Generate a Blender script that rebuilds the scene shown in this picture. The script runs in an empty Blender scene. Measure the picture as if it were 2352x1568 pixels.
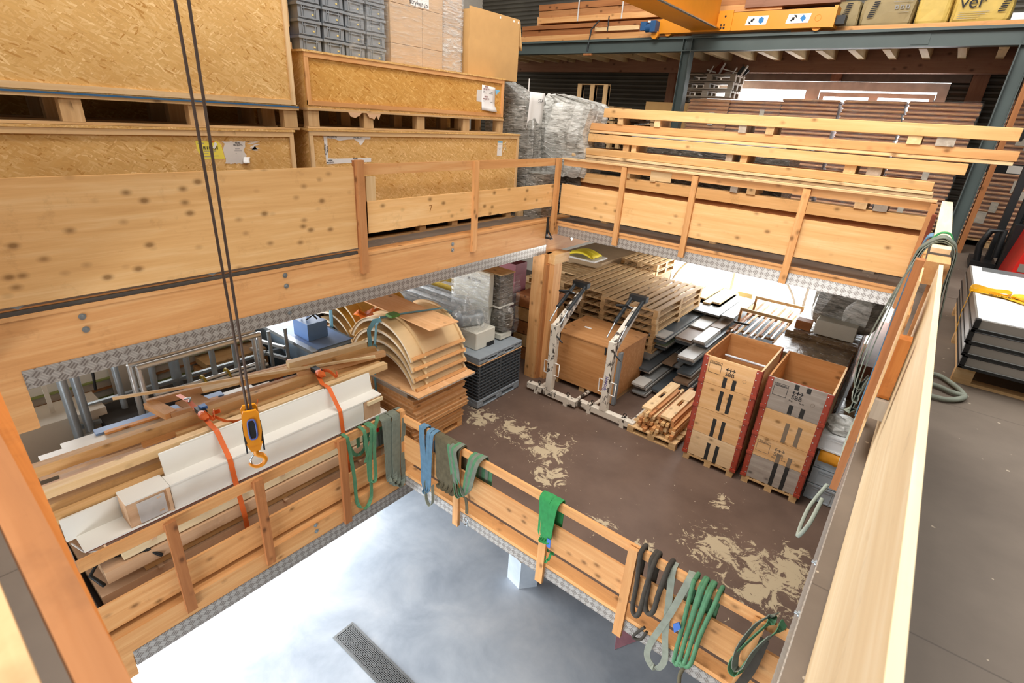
import bpy, math, random
from mathutils import Vector, Matrix
random.seed(7)
rnd = random.random
def U(a, b): return a + (b - a) * rnd()
COL = bpy.context.scene.collection
PI = math.pi

# ------------------------------------------------------------------ colours and materials
def C3(h):
    h = h.lstrip('#')
    v = [int(h[i:i + 2], 16) / 255 for i in (0, 2, 4)]
    return [x / 12.92 if x <= .04045 else ((x + .055) / 1.055) ** 2.4 for x in v]
def C4(h): return C3(h) + [1.0]
MATS = {}
class NT:
    def __init__(s, m): s.t = m.node_tree; s.n = s.t.nodes; s.l = s.t.links
    def new(s, typ, **k):
        n = s.n.new(typ)
        for a, v in k.items(): setattr(n, a, v)
        return n
    def link(s, a, b): s.l.new(a, b)
    def math(s, op, a, b=None, clamp=False):
        n = s.new('ShaderNodeMath', operation=op, use_clamp=clamp)
        for i, v in enumerate((a, b)):
            if v is None: continue
            if isinstance(v, (int, float)): n.inputs[i].default_value = v
            else: s.link(v, n.inputs[i])
        return n.outputs[0]
    def mix(s, f, a, b, typ='MIX'):
        n = s.new('ShaderNodeMix', data_type='RGBA', blend_type=typ)
        for i, v in ((0, f), (6, a), (7, b)):
            if isinstance(v, (int, float)): n.inputs[i].default_value = v
            elif isinstance(v, (list, tuple)): n.inputs[i].default_value = v
            else: s.link(v, n.inputs[i])
        return n.outputs[2]
    def ramp(s, f, stops, interp='LINEAR'):
        n = s.new('ShaderNodeValToRGB'); cr = n.color_ramp; cr.interpolation = interp
        while len(cr.elements) < len(stops): cr.elements.new(.5)
        for e, (p, c) in zip(cr.elements, stops):
            e.position = p; e.color = c if len(c) == 4 else list(c) + [1]
        s.link(f, n.inputs[0]); return n.outputs[0]
    def coords(s, offset=True, scale=(1, 1, 1), rot=(0, 0, 0)):
        tc = s.new('ShaderNodeTexCoord'); v = tc.outputs['Object']
        if offset:
            oi = s.new('ShaderNodeObjectInfo')
            vm = s.new('ShaderNodeVectorMath', operation='SCALE'); vm.inputs[0].default_value = (17.3, 9.1, 23.7)
            s.link(oi.outputs['Random'], vm.inputs['Scale'])
            ad = s.new('ShaderNodeVectorMath', operation='ADD'); s.link(v, ad.inputs[0]); s.link(vm.outputs[0], ad.inputs[1]); v = ad.outputs[0]
        s.raw = v
        return s.map(v, scale, rot)
    def map(s, v, scale=(1, 1, 1), rot=(0, 0, 0), loc=(0, 0, 0)):
        mp = s.new('ShaderNodeMapping'); mp.inputs['Scale'].default_value = scale; mp.inputs['Rotation'].default_value = rot
        mp.inputs['Location'].default_value = loc
        s.link(v, mp.inputs['Vector']); return mp.outputs[0]
    def noise(s, v, scale=1, detail=3, rough=.5, dist=0):
        n = s.new('ShaderNodeTexNoise'); n.inputs['Scale'].default_value = scale; n.inputs['Detail'].default_value = detail
        n.inputs['Roughness'].default_value = rough; n.inputs['Distortion'].default_value = dist
        s.link(v, n.inputs['Vector']); return n.outputs['Fac']
    def voro(s, v, scale=1, out='Distance', feat='F1', rnd_=1):
        n = s.new('ShaderNodeTexVoronoi', feature=feat); n.inputs['Scale'].default_value = scale; n.inputs['Randomness'].default_value = rnd_
        s.link(v, n.inputs['Vector']); return n.outputs[out]
    def bump(s, h, strength=.3, dist=.01):
        b = s.new('ShaderNodeBump'); b.inputs['Strength'].default_value = strength; b.inputs['Distance'].default_value = dist
        s.link(h, b.inputs['Height']); return b.outputs[0]
def newmat(key):
    m = bpy.data.materials.new(key); m.use_nodes = True
    b = m.node_tree.nodes['Principled BSDF']
    MATS[key] = m
    return m, b, NT(m)
def P(b, **k):
    for a, v in k.items():
        a = {'rough': 'Roughness', 'metal': 'Metallic', 'spec': 'Specular IOR Level', 'coat': 'Coat Weight', 'alpha': 'Alpha'}[a]
        b.inputs[a].default_value = v
def plain(key, col, rough=.6, metal=0, var=.12, nscale=6, dirt=None, spec=.4, bump=0):
    if key in MATS: return MATS[key]
    m, b, t = newmat(key); P(b, rough=rough, metal=metal, spec=spec)
    v = t.coords()
    n = t.noise(v, nscale, 4)
    c = C3(col)
    lo = [x * (1 - var) for x in c]; hi = [min(1, x * (1 + var)) for x in c]
    o = t.ramp(n, [(.3, lo), (.7, hi)])
    if dirt:
        n2 = t.noise(t.map(v, (1, 1, 1), loc=(3, 3, 3)), 2.5, 6, .65)
        f = t.ramp(n2, [(.52, (0, 0, 0)), (.75, (1, 1, 1))])
        o = t.mix(f, o, C4(dirt))
    t.link(o, b.inputs['Base Color'])
    if bump: t.link(t.bump(t.noise(v, nscale * 6, 4), bump), b.inputs['Normal'])
    return m
WOODS = {  # name: (dark, mid, light, knots)
    'spruce': ('#b97f49', '#d69d64', '#e0af78', 1), 'spruce_pale': ('#c59a66', '#dcb988', '#e8cba0', 1),
    'spruce_orange': ('#a0683a', '#b98050', '#c68f5e', 1), 'spruce_dark': ('#8a5630', '#a76c40', '#b97d4c', 1),
    'beam': ('#c69257', '#e0b074', '#e9c18a', 1), 'pallet': ('#ab8557', '#cba676', '#dcbc8e', .5),
    'pallet_grey': ('#8c8073', '#a99c8c', '#bdb1a2', .4), 'ply': ('#c89260', '#d9a877', '#e3b98c', .3),
    'ply_pale': ('#d6bd94', '#e6d1aa', '#edddbd', .15), 'crate': ('#a8703f', '#c28a55', '#cf9b68', .8), 'rail_tan': ('#93603a', '#ad7446', '#bd8455', .3), 'rail_burnt': ('#8a4c1c', '#b0682a', '#c27c3c', .6),
    'red_wood': ('#5e2a1c', '#71351f', '#84422a', .2), 'mdf': ('#c39a76', '#d2ac88', '#dab795', 0),
    'sbb': ('#c49058', '#dbad78', '#e6c092', .9), 'sbb_pale': ('#cda67a', '#e0bf94', '#e9cda6', .7), 'sbb_grey': ('#857a70', '#a0958a', '#b3a89d', .8),
    'glulam': ('#7d5846', '#98705a', '#a67d66', .6), 'joist': ('#c9b389', '#dcc79c', '#e6d4ae', .4), 'deal': ('#b98d58', '#d0a670', '#dcb684', .6),
    'board_fresh': ('#d8b988', '#e6cb9e', '#efdab4', .3),
}
def wood(name, axis):
    key = 'wood_%s_%s' % (name, axis)
    if key in MATS: return MATS[key]
    d, mdl, lt, kn = WOODS[name]
    m, b, t = newmat(key); P(b, rough=.62, spec=.25)
    i = 'xyz'.index(axis)
    sc = [9, 9, 9]; sc[i] = .55
    v = t.coords(True, sc)
    raw = t.raw
    n = t.noise(v, 1.6, 5, .6, .4)
    dm = [x * .45 + y * .55 for x, y in zip(C3(d), C3(mdl))]
    col = t.ramp(n, [(.28, dm), (.5, C3(mdl)), (.72, C3(lt))])
    sc2 = [90, 90, 90]; sc2[i] = 2.2
    fine = t.noise(t.map(raw, sc2), 1, 2)
    col = t.mix(t.math('MULTIPLY', t.math('SUBTRACT', fine, .42, True), .5), col, C4(d))
    if kn:
        sk = [9, 9, 9]; sk[i] = 6
        vd = t.new('ShaderNodeTexVoronoi'); vd.inputs['Scale'].default_value = .8
        t.link(t.map(raw, sk), vd.inputs['Vector'])
        f = t.ramp(vd.outputs['Distance'], [(.09, (1, 1, 1)), (.2, (.3, .3, .3)), (.3, (0, 0, 0))])
        sepc = t.new('ShaderNodeSeparateColor'); t.link(vd.outputs['Color'], sepc.inputs[0])
        keep = t.math('GREATER_THAN', sepc.outputs[0], 1 - .45 * kn)
        dk = [x * .42 for x in C3(d)] + [1]
        col = t.mix(t.math('MULTIPLY', t.math('MULTIPLY', f, keep), .85), col, dk)
    oi = t.new('ShaderNodeObjectInfo')
    hsv = t.new('ShaderNodeHueSaturation'); t.link(col, hsv.inputs['Color'])
    t.link(t.math('ADD', t.math('MULTIPLY', oi.outputs['Random'], .22), .89), hsv.inputs['Value'])
    # worn, handled patches
    w = t.noise(t.map(raw, (1, 1, 1), loc=(7, 1, 4)), 3.2, 6, .7)
    col = t.mix(t.ramp(w, [(.58, (0, 0, 0)), (.8, (.5, .5, .5))]), hsv.outputs[0], [x * .55 for x in C3(d)] + [1])
    t.link(col, b.inputs['Base Color'])
    t.link(t.bump(fine, .08, .004), b.inputs['Normal'])
    return m
def osb(key, axis, dark='#b9853f', mid='#d9ac68', light='#ecc98f'):
    if key in MATS: return MATS[key]
    m, b, t = newmat(key); P(b, rough=.55, spec=.3)
    t.coords(True); raw = t.raw
    i = 'xyz'.index(axis)  # face normal
    vals = []
    for k, (ang, loc) in enumerate(((.15, (0, 0, 0)), (1.0, (5, 2, 7)), (-.75, (1, 8, 3)), (.45, (9, 4, 1)))):
        rot = [0, 0, 0]; rot[i] = ang
        sc = [50, 50, 50]
        sc[[1, 0, 0][i]] = 9.5
        r0 = t.map(raw, (1, 1, 1), rot, loc)
        vd = t.new('ShaderNodeTexVoronoi'); vd.inputs['Scale'].default_value = 1.25; vd.inputs['Randomness'].default_value = 1
        nz = t.new('ShaderNodeTexNoise'); nz.inputs['Scale'].default_value = 9; t.link(r0, nz.inputs['Vector'])
        va = t.new('ShaderNodeVectorMath', operation='SCALE'); t.link(nz.outputs['Color'], va.inputs[0]); va.inputs['Scale'].default_value = .5
        ad = t.new('ShaderNodeVectorMath', operation='ADD'); t.link(t.map(r0, sc), ad.inputs[0]); t.link(va.outputs[0], ad.inputs[1])
        t.link(ad.outputs[0], vd.inputs['Vector'])
        sp = t.new('ShaderNodeSeparateColor'); t.link(vd.outputs['Color'], sp.inputs[0]); vals.append(sp.outputs)
    a = vals[0][0]
    for k in (1, 2, 3):
        sel = t.math('GREATER_THAN', vals[k][1], (.55, .6, .62)[k - 1])
        mx = t.new('ShaderNodeMix', data_type='FLOAT'); t.link(sel, mx.inputs[0]); t.link(a, mx.inputs[2]); t.link(vals[k][0], mx.inputs[3]); a = mx.outputs[0]
    col = t.ramp(a, [(0, C3(dark)), (.07, [x * .93 for x in C3(mid)]), (.5, C3(mid)), (.9, [(x + y) / 2 for x, y in zip(C3(mid), C3(light))]), (1, [min(1, x * 1.05) for x in C3(light)])])
    f = t.noise(raw, 2.2, 3)
    col = t.mix(t.math('MULTIPLY', t.math('SUBTRACT', f, .45, True), 1.2), col, C4(dark))
    t.link(col, b.inputs['Base Color'])
    t.link(t.bump(a, .15, .003), b.inputs['Normal'])
    return m
def tread(key, axis):
    """aluminium checker plate lying in the plane normal to axis"""
    if key in MATS: return MATS[key]
    m, b, t = newmat(key); P(b, rough=.36, metal=.5)
    i = 'xyz'.index(axis)
    rot = [0, 0, 0]; rot[i] = PI / 4
    tc = t.new('ShaderNodeTexCoord')
    v = t.map(tc.outputs['Object'], (1, 1, 1), rot, (.0137, .0137, .0137))
    sc = 1 / .058
    ck = t.new('ShaderNodeTexChecker'); ck.inputs['Scale'].default_value = sc; t.link(v, ck.inputs['Vector'])
    sep = t.new('ShaderNodeSeparateXYZ'); t.link(v, sep.inputs[0])
    ax = [k for k in range(3) if k != i]
    def stripes(o): return t.math('GREATER_THAN', t.math('SINE', t.math('MULTIPLY', o, 2 * PI * sc * 2.5)), .1)
    s1, s2 = stripes(sep.outputs[ax[0]]), stripes(sep.outputs[ax[1]])
    mx = t.new('ShaderNodeMix', data_type='FLOAT'); t.link(ck.outputs['Fac'], mx.inputs[0]); t.link(s1, mx.inputs[2]); t.link(s2, mx.inputs[3])
    col = t.mix(mx.outputs[0], C4('#857d76'), C4('#aaa39b'))
    col = t.mix(t.math('MULTIPLY', ck.outputs['Fac'], .42), col, C4('#d6d2cb'))
    t.link(col, b.inputs['Base Color'])
    t.link(t.bump(mx.outputs[0], .6, .004), b.inputs['Normal'])
    return m
def film(key, alpha=.45, tint='#e8ebe8', streak=(3, 3, 22)):
    if key in MATS: return MATS[key]
    m, b, t = newmat(key); P(b, rough=.12, spec=.9)
    v = t.coords(True, streak)
    n = t.noise(v, 1.2, 6, .7, 1.2)
    t.link(t.ramp(n, [(.40, [alpha * .15] * 3), (.58, [alpha * .7] * 3), (.72, [min(1, alpha * 2.4)] * 3)]), b.inputs['Alpha'])
    b.inputs['Base Color'].default_value = C4(tint)
    t.link(t.bump(n, .9, .05), b.inputs['Normal'])
    return m
def crinkle(key, a, c, rough=.25):
    """stretch-wrapped surface: fine drawn-out folds with glints painted into the colour"""
    if key in MATS: return MATS[key]
    m, b, t = newmat(key); P(b, rough=rough, spec=.6)
    v = t.coords(True, (3, 3, 13), (0, .35, .2)); raw = t.raw
    n = t.noise(v, 1.6, 5, .6, 1.0)
    n2 = t.noise(t.map(raw, (5, 5, 28), (.5, -.3, .4)), 1.8, 3, .6, .6)
    col = t.ramp(n, [(.34, C3(a)), (.64, C3(c))])
    col = t.mix(t.ramp(n2, [(.60, (0, 0, 0)), (.70, (.75, .75, .75))]), col, (.86, .86, .84, 1))  # pale streaks painted in as specular glints
    t.link(col, b.inputs['Base Color'])
    t.link(t.bump(t.math('ADD', n, t.math('MULTIPLY', n2, .5)), .5, .025), b.inputs['Normal'])
    return m
def floor_paint(key, base, dark, chip=None, spots=(), joints=None, rough=.45, chipscale=2.6):
    m, b, t = newmat(key); P(b, rough=rough, spec=.4)
    tc = t.new('ShaderNodeTexCoord'); v = tc.outputs['Object']
    n = t.noise(v, 1.1, 6, .62)
    col = t.ramp(n, [(.3, C3(dark)), (.68, C3(base))])
    sc = t.noise(t.map(v, (2.2, 26, 1), (0, 0, .5)), 1.5, 3, .6)
    col = t.mix(t.ramp(sc, [(.70, (0, 0, 0)), (.78, (.35, .35, .35))]), col, C4(chip or '#b7aa97'))
    fl = t.voro(t.map(v, (9, 9, 9)), 1)
    fm = t.noise(v, 1.7, 2)
    spk = t.math('MULTIPLY', t.math('LESS_THAN', fl, .085), t.math('GREATER_THAN', fm, .52))
    col = t.mix(t.math('MULTIPLY', spk, .7), col, C4('#c9bba6'))
    if spots:
        acc = None
        for (x, y, r) in spots:
            vm = t.new('ShaderNodeVectorMath', operation='DISTANCE'); t.link(v, vm.inputs[0]); vm.inputs[1].default_value = (x, y, 0)
            f = t.math('SUBTRACT', 1, t.math('DIVIDE', vm.outputs['Value'], r), True)
            acc = f if acc is None else t.math('MAXIMUM', acc, f)
        cn = t.noise(v, chipscale * 2.6, 10, .74, 1.2)
        msk = t.math('GREATER_THAN', t.math('ADD', cn, t.math('MULTIPLY', acc, .27)), .69)
        col = t.mix(msk, col, C4(chip))
    if joints:
        sp = t.new('ShaderNodeSeparateXYZ'); t.link(v, sp.inputs[0])
        for axis, off, per in joints:
            q = t.math('ABSOLUTE', t.math('SUBTRACT', t.math('FRACT', t.math('DIVIDE', t.math('SUBTRACT', sp.outputs['xyz'.index(axis)], off), per)), .5))
            ln = t.math('LESS_THAN', q, .004 / per)
            col = t.mix(t.math('MULTIPLY', ln, .5), col, C4('#3c352f'))
    t.link(col, b.inputs['Base Color'])
    t.link(t.bump(n, .15, .01), b.inputs['Normal'])
    return m

# ------------------------------------------------------------------ mesh builder
class MB:
    def __init__(s): s.v = []; s.f = []; s.smooth = set()
    def add(s, vs, fs, smooth=False):
        o = len(s.v); s.v += [tuple(map(float, p)) for p in vs]
        for f in fs:
            if smooth: s.smooth.add(len(s.f))
            s.f.append([i + o for i in f])
        return s
    def box(s, x0, x1, y0, y1, z0, z1, M=None):
        if x0 > x1: x0, x1 = x1, x0
        if y0 > y1: y0, y1 = y1, y0
        if z0 > z1: z0, z1 = z1, z0
        vs = [(x0, y0, z0), (x1, y0, z0), (x1, y1, z0), (x0, y1, z0), (x0, y0, z1), (x1, y0, z1), (x1, y1, z1), (x0, y1, z1)]
        if M is not None: vs = [M @ Vector(p) for p in vs]
        return s.add(vs, [(0, 3, 2, 1), (4, 5, 6, 7), (0, 1, 5, 4), (1, 2, 6, 5), (2, 3, 7, 6), (3, 0, 4, 7)])
    def bar(s, p0, p1, w, h, up=(0, 0, 1)):
        """square bar from p0 to p1, w across and h along 'up'"""
        p0, p1 = Vector(p0), Vector(p1); d = (p1 - p0).normalized(); u = Vector(up); sd = d.cross(u)
        if sd.length < 1e-4: sd = d.cross(Vector((1, 0, 0)))
        sd.normalize(); u = sd.cross(d).normalized()
        vs = []
        for p in (p0, p1):
            for a, c in ((-1, -1), (1, -1), (1, 1), (-1, 1)): vs.append(p + sd * a * w / 2 + u * c * h / 2)
        return s.add(vs, [(3, 2, 1, 0), (4, 5, 6, 7), (0, 1, 5, 4), (1, 2, 6, 5), (2, 3, 7, 6), (3, 0, 4, 7)])
    def prism(s, poly, axis, a, c):
        """extrude the 2-D polygon along axis from a to c"""
        i = 'xyz'.index(axis); n = len(poly); vs = []
        for q in (a, c):
            for (u, w) in poly:
                p = [0, 0, 0]; o = [k for k in range(3) if k != i]; p[i] = q; p[o[0]] = u; p[o[1]] = w; vs.append(p)
        fs = [list(range(n))[::-1], list(range(n, 2 * n))] + [(k, (k + 1) % n, n + (k + 1) % n, n + k) for k in range(n)]
        return s.add(vs, fs)
    def tube(s, path, r, n=8, cap=True, rs=None):
        path = [Vector(p) for p in path]; vs = []; m = len(path)
        ref = None
        for k, p in enumerate(path):
            d = (path[min(k + 1, m - 1)] - path[max(k - 1, 0)])
            d = d.normalized() if d.length > 1e-9 else Vector((0, 0, 1))
            if ref is None:
                ref = d.cross(Vector((0, 0, 1)))
                if ref.length < 1e-3: ref = d.cross(Vector((1, 0, 0)))
            ref = (ref - d * ref.dot(d)).normalized(); q = d.cross(ref)
            rr = rs[k] if rs else r
            for j in range(n):
                a = 2 * PI * j / n; vs.append(p + (ref * math.cos(a) + q * math.sin(a)) * rr)
        fs = [(k * n + j, k * n + (j + 1) % n, (k + 1) * n + (j + 1) % n, (k + 1) * n + j) for k in range(m - 1) for j in range(n)]
        s.add(vs, fs, True)
        if cap: s.add(vs[:n], [list(range(n))[::-1]]); s.add(vs[-n:], [list(range(n))])
        return s
    def cyl(s, p0, p1, r, n=14): return s.tube([p0, p1], r, n)
    def ring(s, c, ax, R, r, n=24, m=8):
        ax = Vector(ax).normalized(); u = ax.orthogonal().normalized(); w = ax.cross(u); c = Vector(c)
        pts = [c + (u * math.cos(2 * PI * k / n) + w * math.sin(2 * PI * k / n)) * R for k in range(n + 1)]
        return s.tube(pts, r, m, cap=False)
    def ribbon(s, path, width, th=.004, wv=None):
        """flat webbing along path; width vector wv (per point or one)"""
        path = [Vector(p) for p in path]; m = len(path); vs = []
        for k, p in enumerate(path):
            d = (path[min(k + 1, m - 1)] - path[max(k - 1, 0)]).normalized()
            w = Vector(wv[k] if isinstance(wv, list) else wv)
            w = (w - d * w.dot(d)); w = w.normalized() if w.length > 1e-6 else d.orthogonal().normalized()
            nn = d.cross(w)
            for a, c in ((-1, -1), (1, -1), (1, 1), (-1, 1)): vs.append(p + w * a * width / 2 + nn * c * th / 2)
        fs = [(k * 4 + j, k * 4 + (j + 1) % 4, (k + 1) * 4 + (j + 1) % 4, (k + 1) * 4 + j) for k in range(m - 1) for j in range(4)]
        fs += [(3, 2, 1, 0), tuple((m - 1) * 4 + j for j in range(4))]
        return s.add(vs, fs, False)
    def sheet(s, grid, th=.004):
        """grid[i][j] of points -> thin solid sheet"""
        n, m = len(grid), len(grid[0]); vs = []
        G = [[Vector(p) for p in r] for r in grid]
        nor = [[(G[min(i + 1, n - 1)][j] - G[max(i - 1, 0)][j]).cross(G[i][min(j + 1, m - 1)] - G[i][max(j - 1, 0)]).normalized() for j in range(m)] for i in range(n)]
        for sg in (1, -1):
            for i in range(n):
                for j in range(m): vs.append(G[i][j] + nor[i][j] * sg * th / 2)
        o = n * m; fs = []
        for i in range(n - 1):
            for j in range(m - 1):
                a, b_, c, d = i * m + j, (i + 1) * m + j, (i + 1) * m + j + 1, i * m + j + 1
                fs.append((a, b_, c, d)); fs.append((o + d, o + c, o + b_, o + a))
        for i in range(n - 1):
            for j in (0, m - 1):
                a, b_ = i * m + j, (i + 1) * m + j; fs.append((a, b_, o + b_, o + a) if j else (o + a, o + b_, b_, a))
        for j in range(m - 1):
            for i in (0, n - 1):
                a, b_ = i * m + j, i * m + j + 1; fs.append((o + a, o + b_, b_, a) if i else (a, b_, o + b_, o + a))
        return s.add(vs, fs, True)
    def lathe(s, prof, c, n=16, ax='z'):
        vs = []
        for (r, h) in prof:
            for j in range(n):
                a = 2 * PI * j / n; p = [r * math.cos(a), r * math.sin(a), h]
                if ax == 'x': p = [p[2], p[0], p[1]]
                if ax == 'y': p = [p[0], p[2], p[1]]
                vs.append([p[k] + c[k] for k in range(3)])
        m = len(prof)
        fs = [(k * n + j, k * n + (j + 1) % n, (k + 1) * n + (j + 1) % n, (k + 1) * n + j) for k in range(m - 1) for j in range(n)]
        return s.add(vs, fs, True).add(vs[:n], [list(range(n))[::-1]]).add(vs[-n:], [list(range(n))])
    def lump(s, c, r, seg=14, rings=9, amp=.12, sq=1.0, seed=0, fold=5):
        """a wrapped, crumpled body: super-ellipsoid with folds"""
        R = random.Random(seed); ph = [R.uniform(0, 6.28) for _ in range(8)]; vs = []
        for i in range(rings + 1):
            th = PI * i / rings - PI / 2
            for j in range(seg):
                a = 2 * PI * j / seg
                def e(t): return math.copysign(abs(t) ** sq, t)
                k = 1 + amp * (math.sin(fold * a + ph[0] + 3 * th) * .5 + math.sin(3 * a + ph[1]) * .4 + R.uniform(-.5, .5))
                vs.append((c[0] + r[0] * e(math.cos(th)) * e(math.cos(a)) * k, c[1] + r[1] * e(math.cos(th)) * e(math.sin(a)) * k, c[2] + r[2] * e(math.sin(th)) * (1 + amp * .4 * R.uniform(-1, 1))))
        fs = [(i * seg + j, i * seg + (j + 1) % seg, (i + 1) * seg + (j + 1) % seg, (i + 1) * seg + j) for i in range(rings) for j in range(seg)]
        return s.add(vs, fs, False)
    def longest(s):
        d = [max(p[i] for p in s.v) - min(p[i] for p in s.v) for i in range(3)]
        return 'xyz'[d.index(max(d))]
    def build(s, name, mat, parent=None, bevel=0, shade=False, off=None):
        if isinstance(mat, str):
            if mat in WOODS: mat = wood(mat, s.longest())
            else: mat = MATS[mat]
        if parent is not None: o3 = Vector(parent['_o'])
        elif off is not None: o3 = Vector(off)
        else: o3 = Vector([(min(p[i] for p in s.v) + max(p[i] for p in s.v)) / 2 if i < 2 else min(p[2] for p in s.v) for i in range(3)])
        me = bpy.data.meshes.new(name)
        me.from_pydata([(p[0] - o3[0], p[1] - o3[1], p[2] - o3[2]) for p in s.v], [], s.f)
        me.materials.append(mat)
        sm = [False] * len(s.f)
        for k in s.smooth: sm[k] = True
        if shade: sm = [True] * len(s.f)
        me.polygons.foreach_set('use_smooth', sm)
        me.update()
        o = bpy.data.objects.new(name, me); COL.objects.link(o)
        o['_o'] = tuple(o3)
        if parent is not None: o.parent = parent
        else: o.location = o3
        if bevel:
            md = o.modifiers.new('b', 'BEVEL'); md.width = bevel; md.segments = 1; md.limit_method = 'ANGLE'; md.angle_limit = .6
        return o
def B(*a, **k): return MB().box(*a, **k)
def tag(o, label, cat, group=None, kind=None):
    if label: o['label'] = label
    if cat: o['category'] = cat
    if group: o['group'] = group
    if kind: o['kind'] = kind
    return o
def thing(name, loc, label, cat, group=None):
    o = bpy.data.objects.new(name, None); COL.objects.link(o); o.empty_display_size = .1
    o.location = loc; o['_o'] = tuple(loc)
    return tag(o, label, cat, group)
def struct(name, mb, mat, label=None, parent=None, bevel=0):
    o = mb.build(name, mat, parent, bevel, off=(0, 0, 0) if parent is None else None)
    if parent is None: o['kind'] = 'structure'
    if label: o['label'] = label
    return o
def copy_tree(o, delta=(0, 0, 0), label=None, group=None, parent=None):
    c = o.copy(); COL.objects.link(c)
    if parent is None:
        c.location = Vector(o.location) + Vector(delta)
        if label: c['label'] = label
        if group: c['group'] = group
        c['_o'] = tuple(Vector(o['_o']) + Vector(delta))
    else: c.parent = parent
    for ch in list(o.children): copy_tree(ch, parent=c)
    return c
TEXTS = []
def text(name, body, size, M, mat, parent, ext=.0008, align='CENTER'):
    cu = bpy.data.curves.new(name, 'FONT'); cu.body = body; cu.size = size; cu.extrude = ext; cu.align_x = align; cu.align_y = 'CENTER'
    cu.materials.append(MATS[mat]); o = bpy.data.objects.new(name, cu); COL.objects.link(o)
    if parent is not None:
        o.parent = parent; M = Matrix.Translation(-Vector(parent['_o'])) @ M
    o.matrix_local = M
    TEXTS.append(o)
    return o
def on_x(x, y, z, ang=0):   # text plane facing +x, reading towards +y
    return Matrix.Translation((x, y, z)) @ Matrix(((0, 0, 1, 0), (1, 0, 0, 0), (0, 1, 0, 0), (0, 0, 0, 1))) @ Matrix.Rotation(ang, 4, 'Z')
def on_y(x, y, z, ang=0):   # text plane facing -y, reading towards +x
    return Matrix.Translation((x, y, z)) @ Matrix(((1, 0, 0, 0), (0, 0, -1, 0), (0, 1, 0, 0), (0, 0, 0, 1))) @ Matrix.Rotation(ang, 4, 'Z')
def on_z(x, y, z, ang=0): return Matrix.Translation((x, y, z)) @ Matrix.Rotation(ang, 4, 'Z')
EXPOSURE = .55
WORLD = .55; WORLD_COL = (1, .965, .92, 1)
ROPE_TOP = ((-3.385, 1.325, 9.4), (-3.275, 1.413, 9.4))
# ------------------------------------------------------------------ camera
sc = bpy.context.scene
cam = bpy.data.cameras.new('camera'); camo = bpy.data.objects.new('camera', cam); COL.objects.link(camo)
cam.sensor_width = 36; cam.sensor_fit = 'HORIZONTAL'; cam.lens = 1188.6 / 2352 * 36; cam.clip_start = .05; cam.clip_end = 200
rx = (0.77822648, 0.62505495, 0.06057933); dn = (0.29289345, -0.2759428, -0.91546109); fw = (-0.55549705, 0.73017935, -0.39782049)
camo.matrix_world = Matrix(((rx[0], -dn[0], -fw[0], 0), (rx[1], -dn[1], -fw[1], 0), (rx[2], -dn[2], -fw[2], 4.92), (0, 0, 0, 1)))
cam.dof.use_dof = True; cam.dof.focus_distance = 8.5; cam.dof.aperture_fstop = 4.5
sc.camera = camo
vs_ = sc.view_settings; vs_.view_transform = 'Standard'; vs_.look = 'None'; vs_.gamma = 1; vs_.use_curve_mapping = False; vs_.exposure = EXPOSURE

# ------------------------------------------------------------------ light: overcast sky through the roof lights, windows and doors, plus added fill lamps
w = bpy.data.worlds.new('sky'); sc.world = w; w.use_nodes = True
bg = w.node_tree.nodes['Background']; bg.inputs[0].default_value = WORLD_COL; bg.inputs[1].default_value = WORLD
def area(name, loc, rot, sx, sy, power, col=(1, 1, 1), spread=PI):
    l = bpy.data.lights.new(name, 'AREA'); l.shape = 'RECTANGLE'; l.size = sx; l.size_y = sy; l.energy = power; l.color = col; l.spread = spread
    o = bpy.data.objects.new(name, l); COL.objects.link(o); o.location = loc; o.rotation_euler = rot; return o
area('daylight_ground_door', (-9.6, 1.6, -1.9), (0, math.radians(-78), 0), 2.2, 7.0, 680, (.93, .97, 1))
area('fill_ground_front', (-2.0, -5.6, -1.7), (math.radians(82), 0, 0), 6.5, 2.2, 480, (.93, .97, 1))  # fill lamp added to brighten the concrete floor
area('daylight_middle_window', (-2.6, 14.2, 1.9), (math.radians(-90), 0, 0), 5.2, 2.2, 190, (.92, .97, 1))
area('daylight_upper_window', (-2.7, 14.2, 5.2), (math.radians(-90), 0, 0), 4.4, 1.5, 60, (.95, .98, 1))
area('daylight_left_windows', (-12.8, 3.4, 2.0), (0, math.radians(-90), 0), 1.5, 9.0, 900, (.95, .98, 1))
area('roof_light_front', (-3.2, 2.5, 10.6), (0, 0, 0), 3.2, 9.0, 560, (1, .97, .93))
area('fill_light_back', (-2.6, 5.6, 9.6), (math.radians(62), 0, 0), 6.0, 1.6, 270, (1, .97, .93))  # fill lamp added, aimed at the packs and the window frame
area('roof_light_side', (1.9, 5.5, 9.0), (0, math.radians(12), 0), 1.4, 8.0, 120, (1, .97, .93))
sc.cycles.max_bounces = 5; sc.cycles.diffuse_bounces = 3; sc.cycles.glossy_bounces = 3; sc.cycles.transparent_max_bounces = 12; sc.cycles.caustics_reflective = False; sc.cycles.caustics_refractive = False

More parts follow.
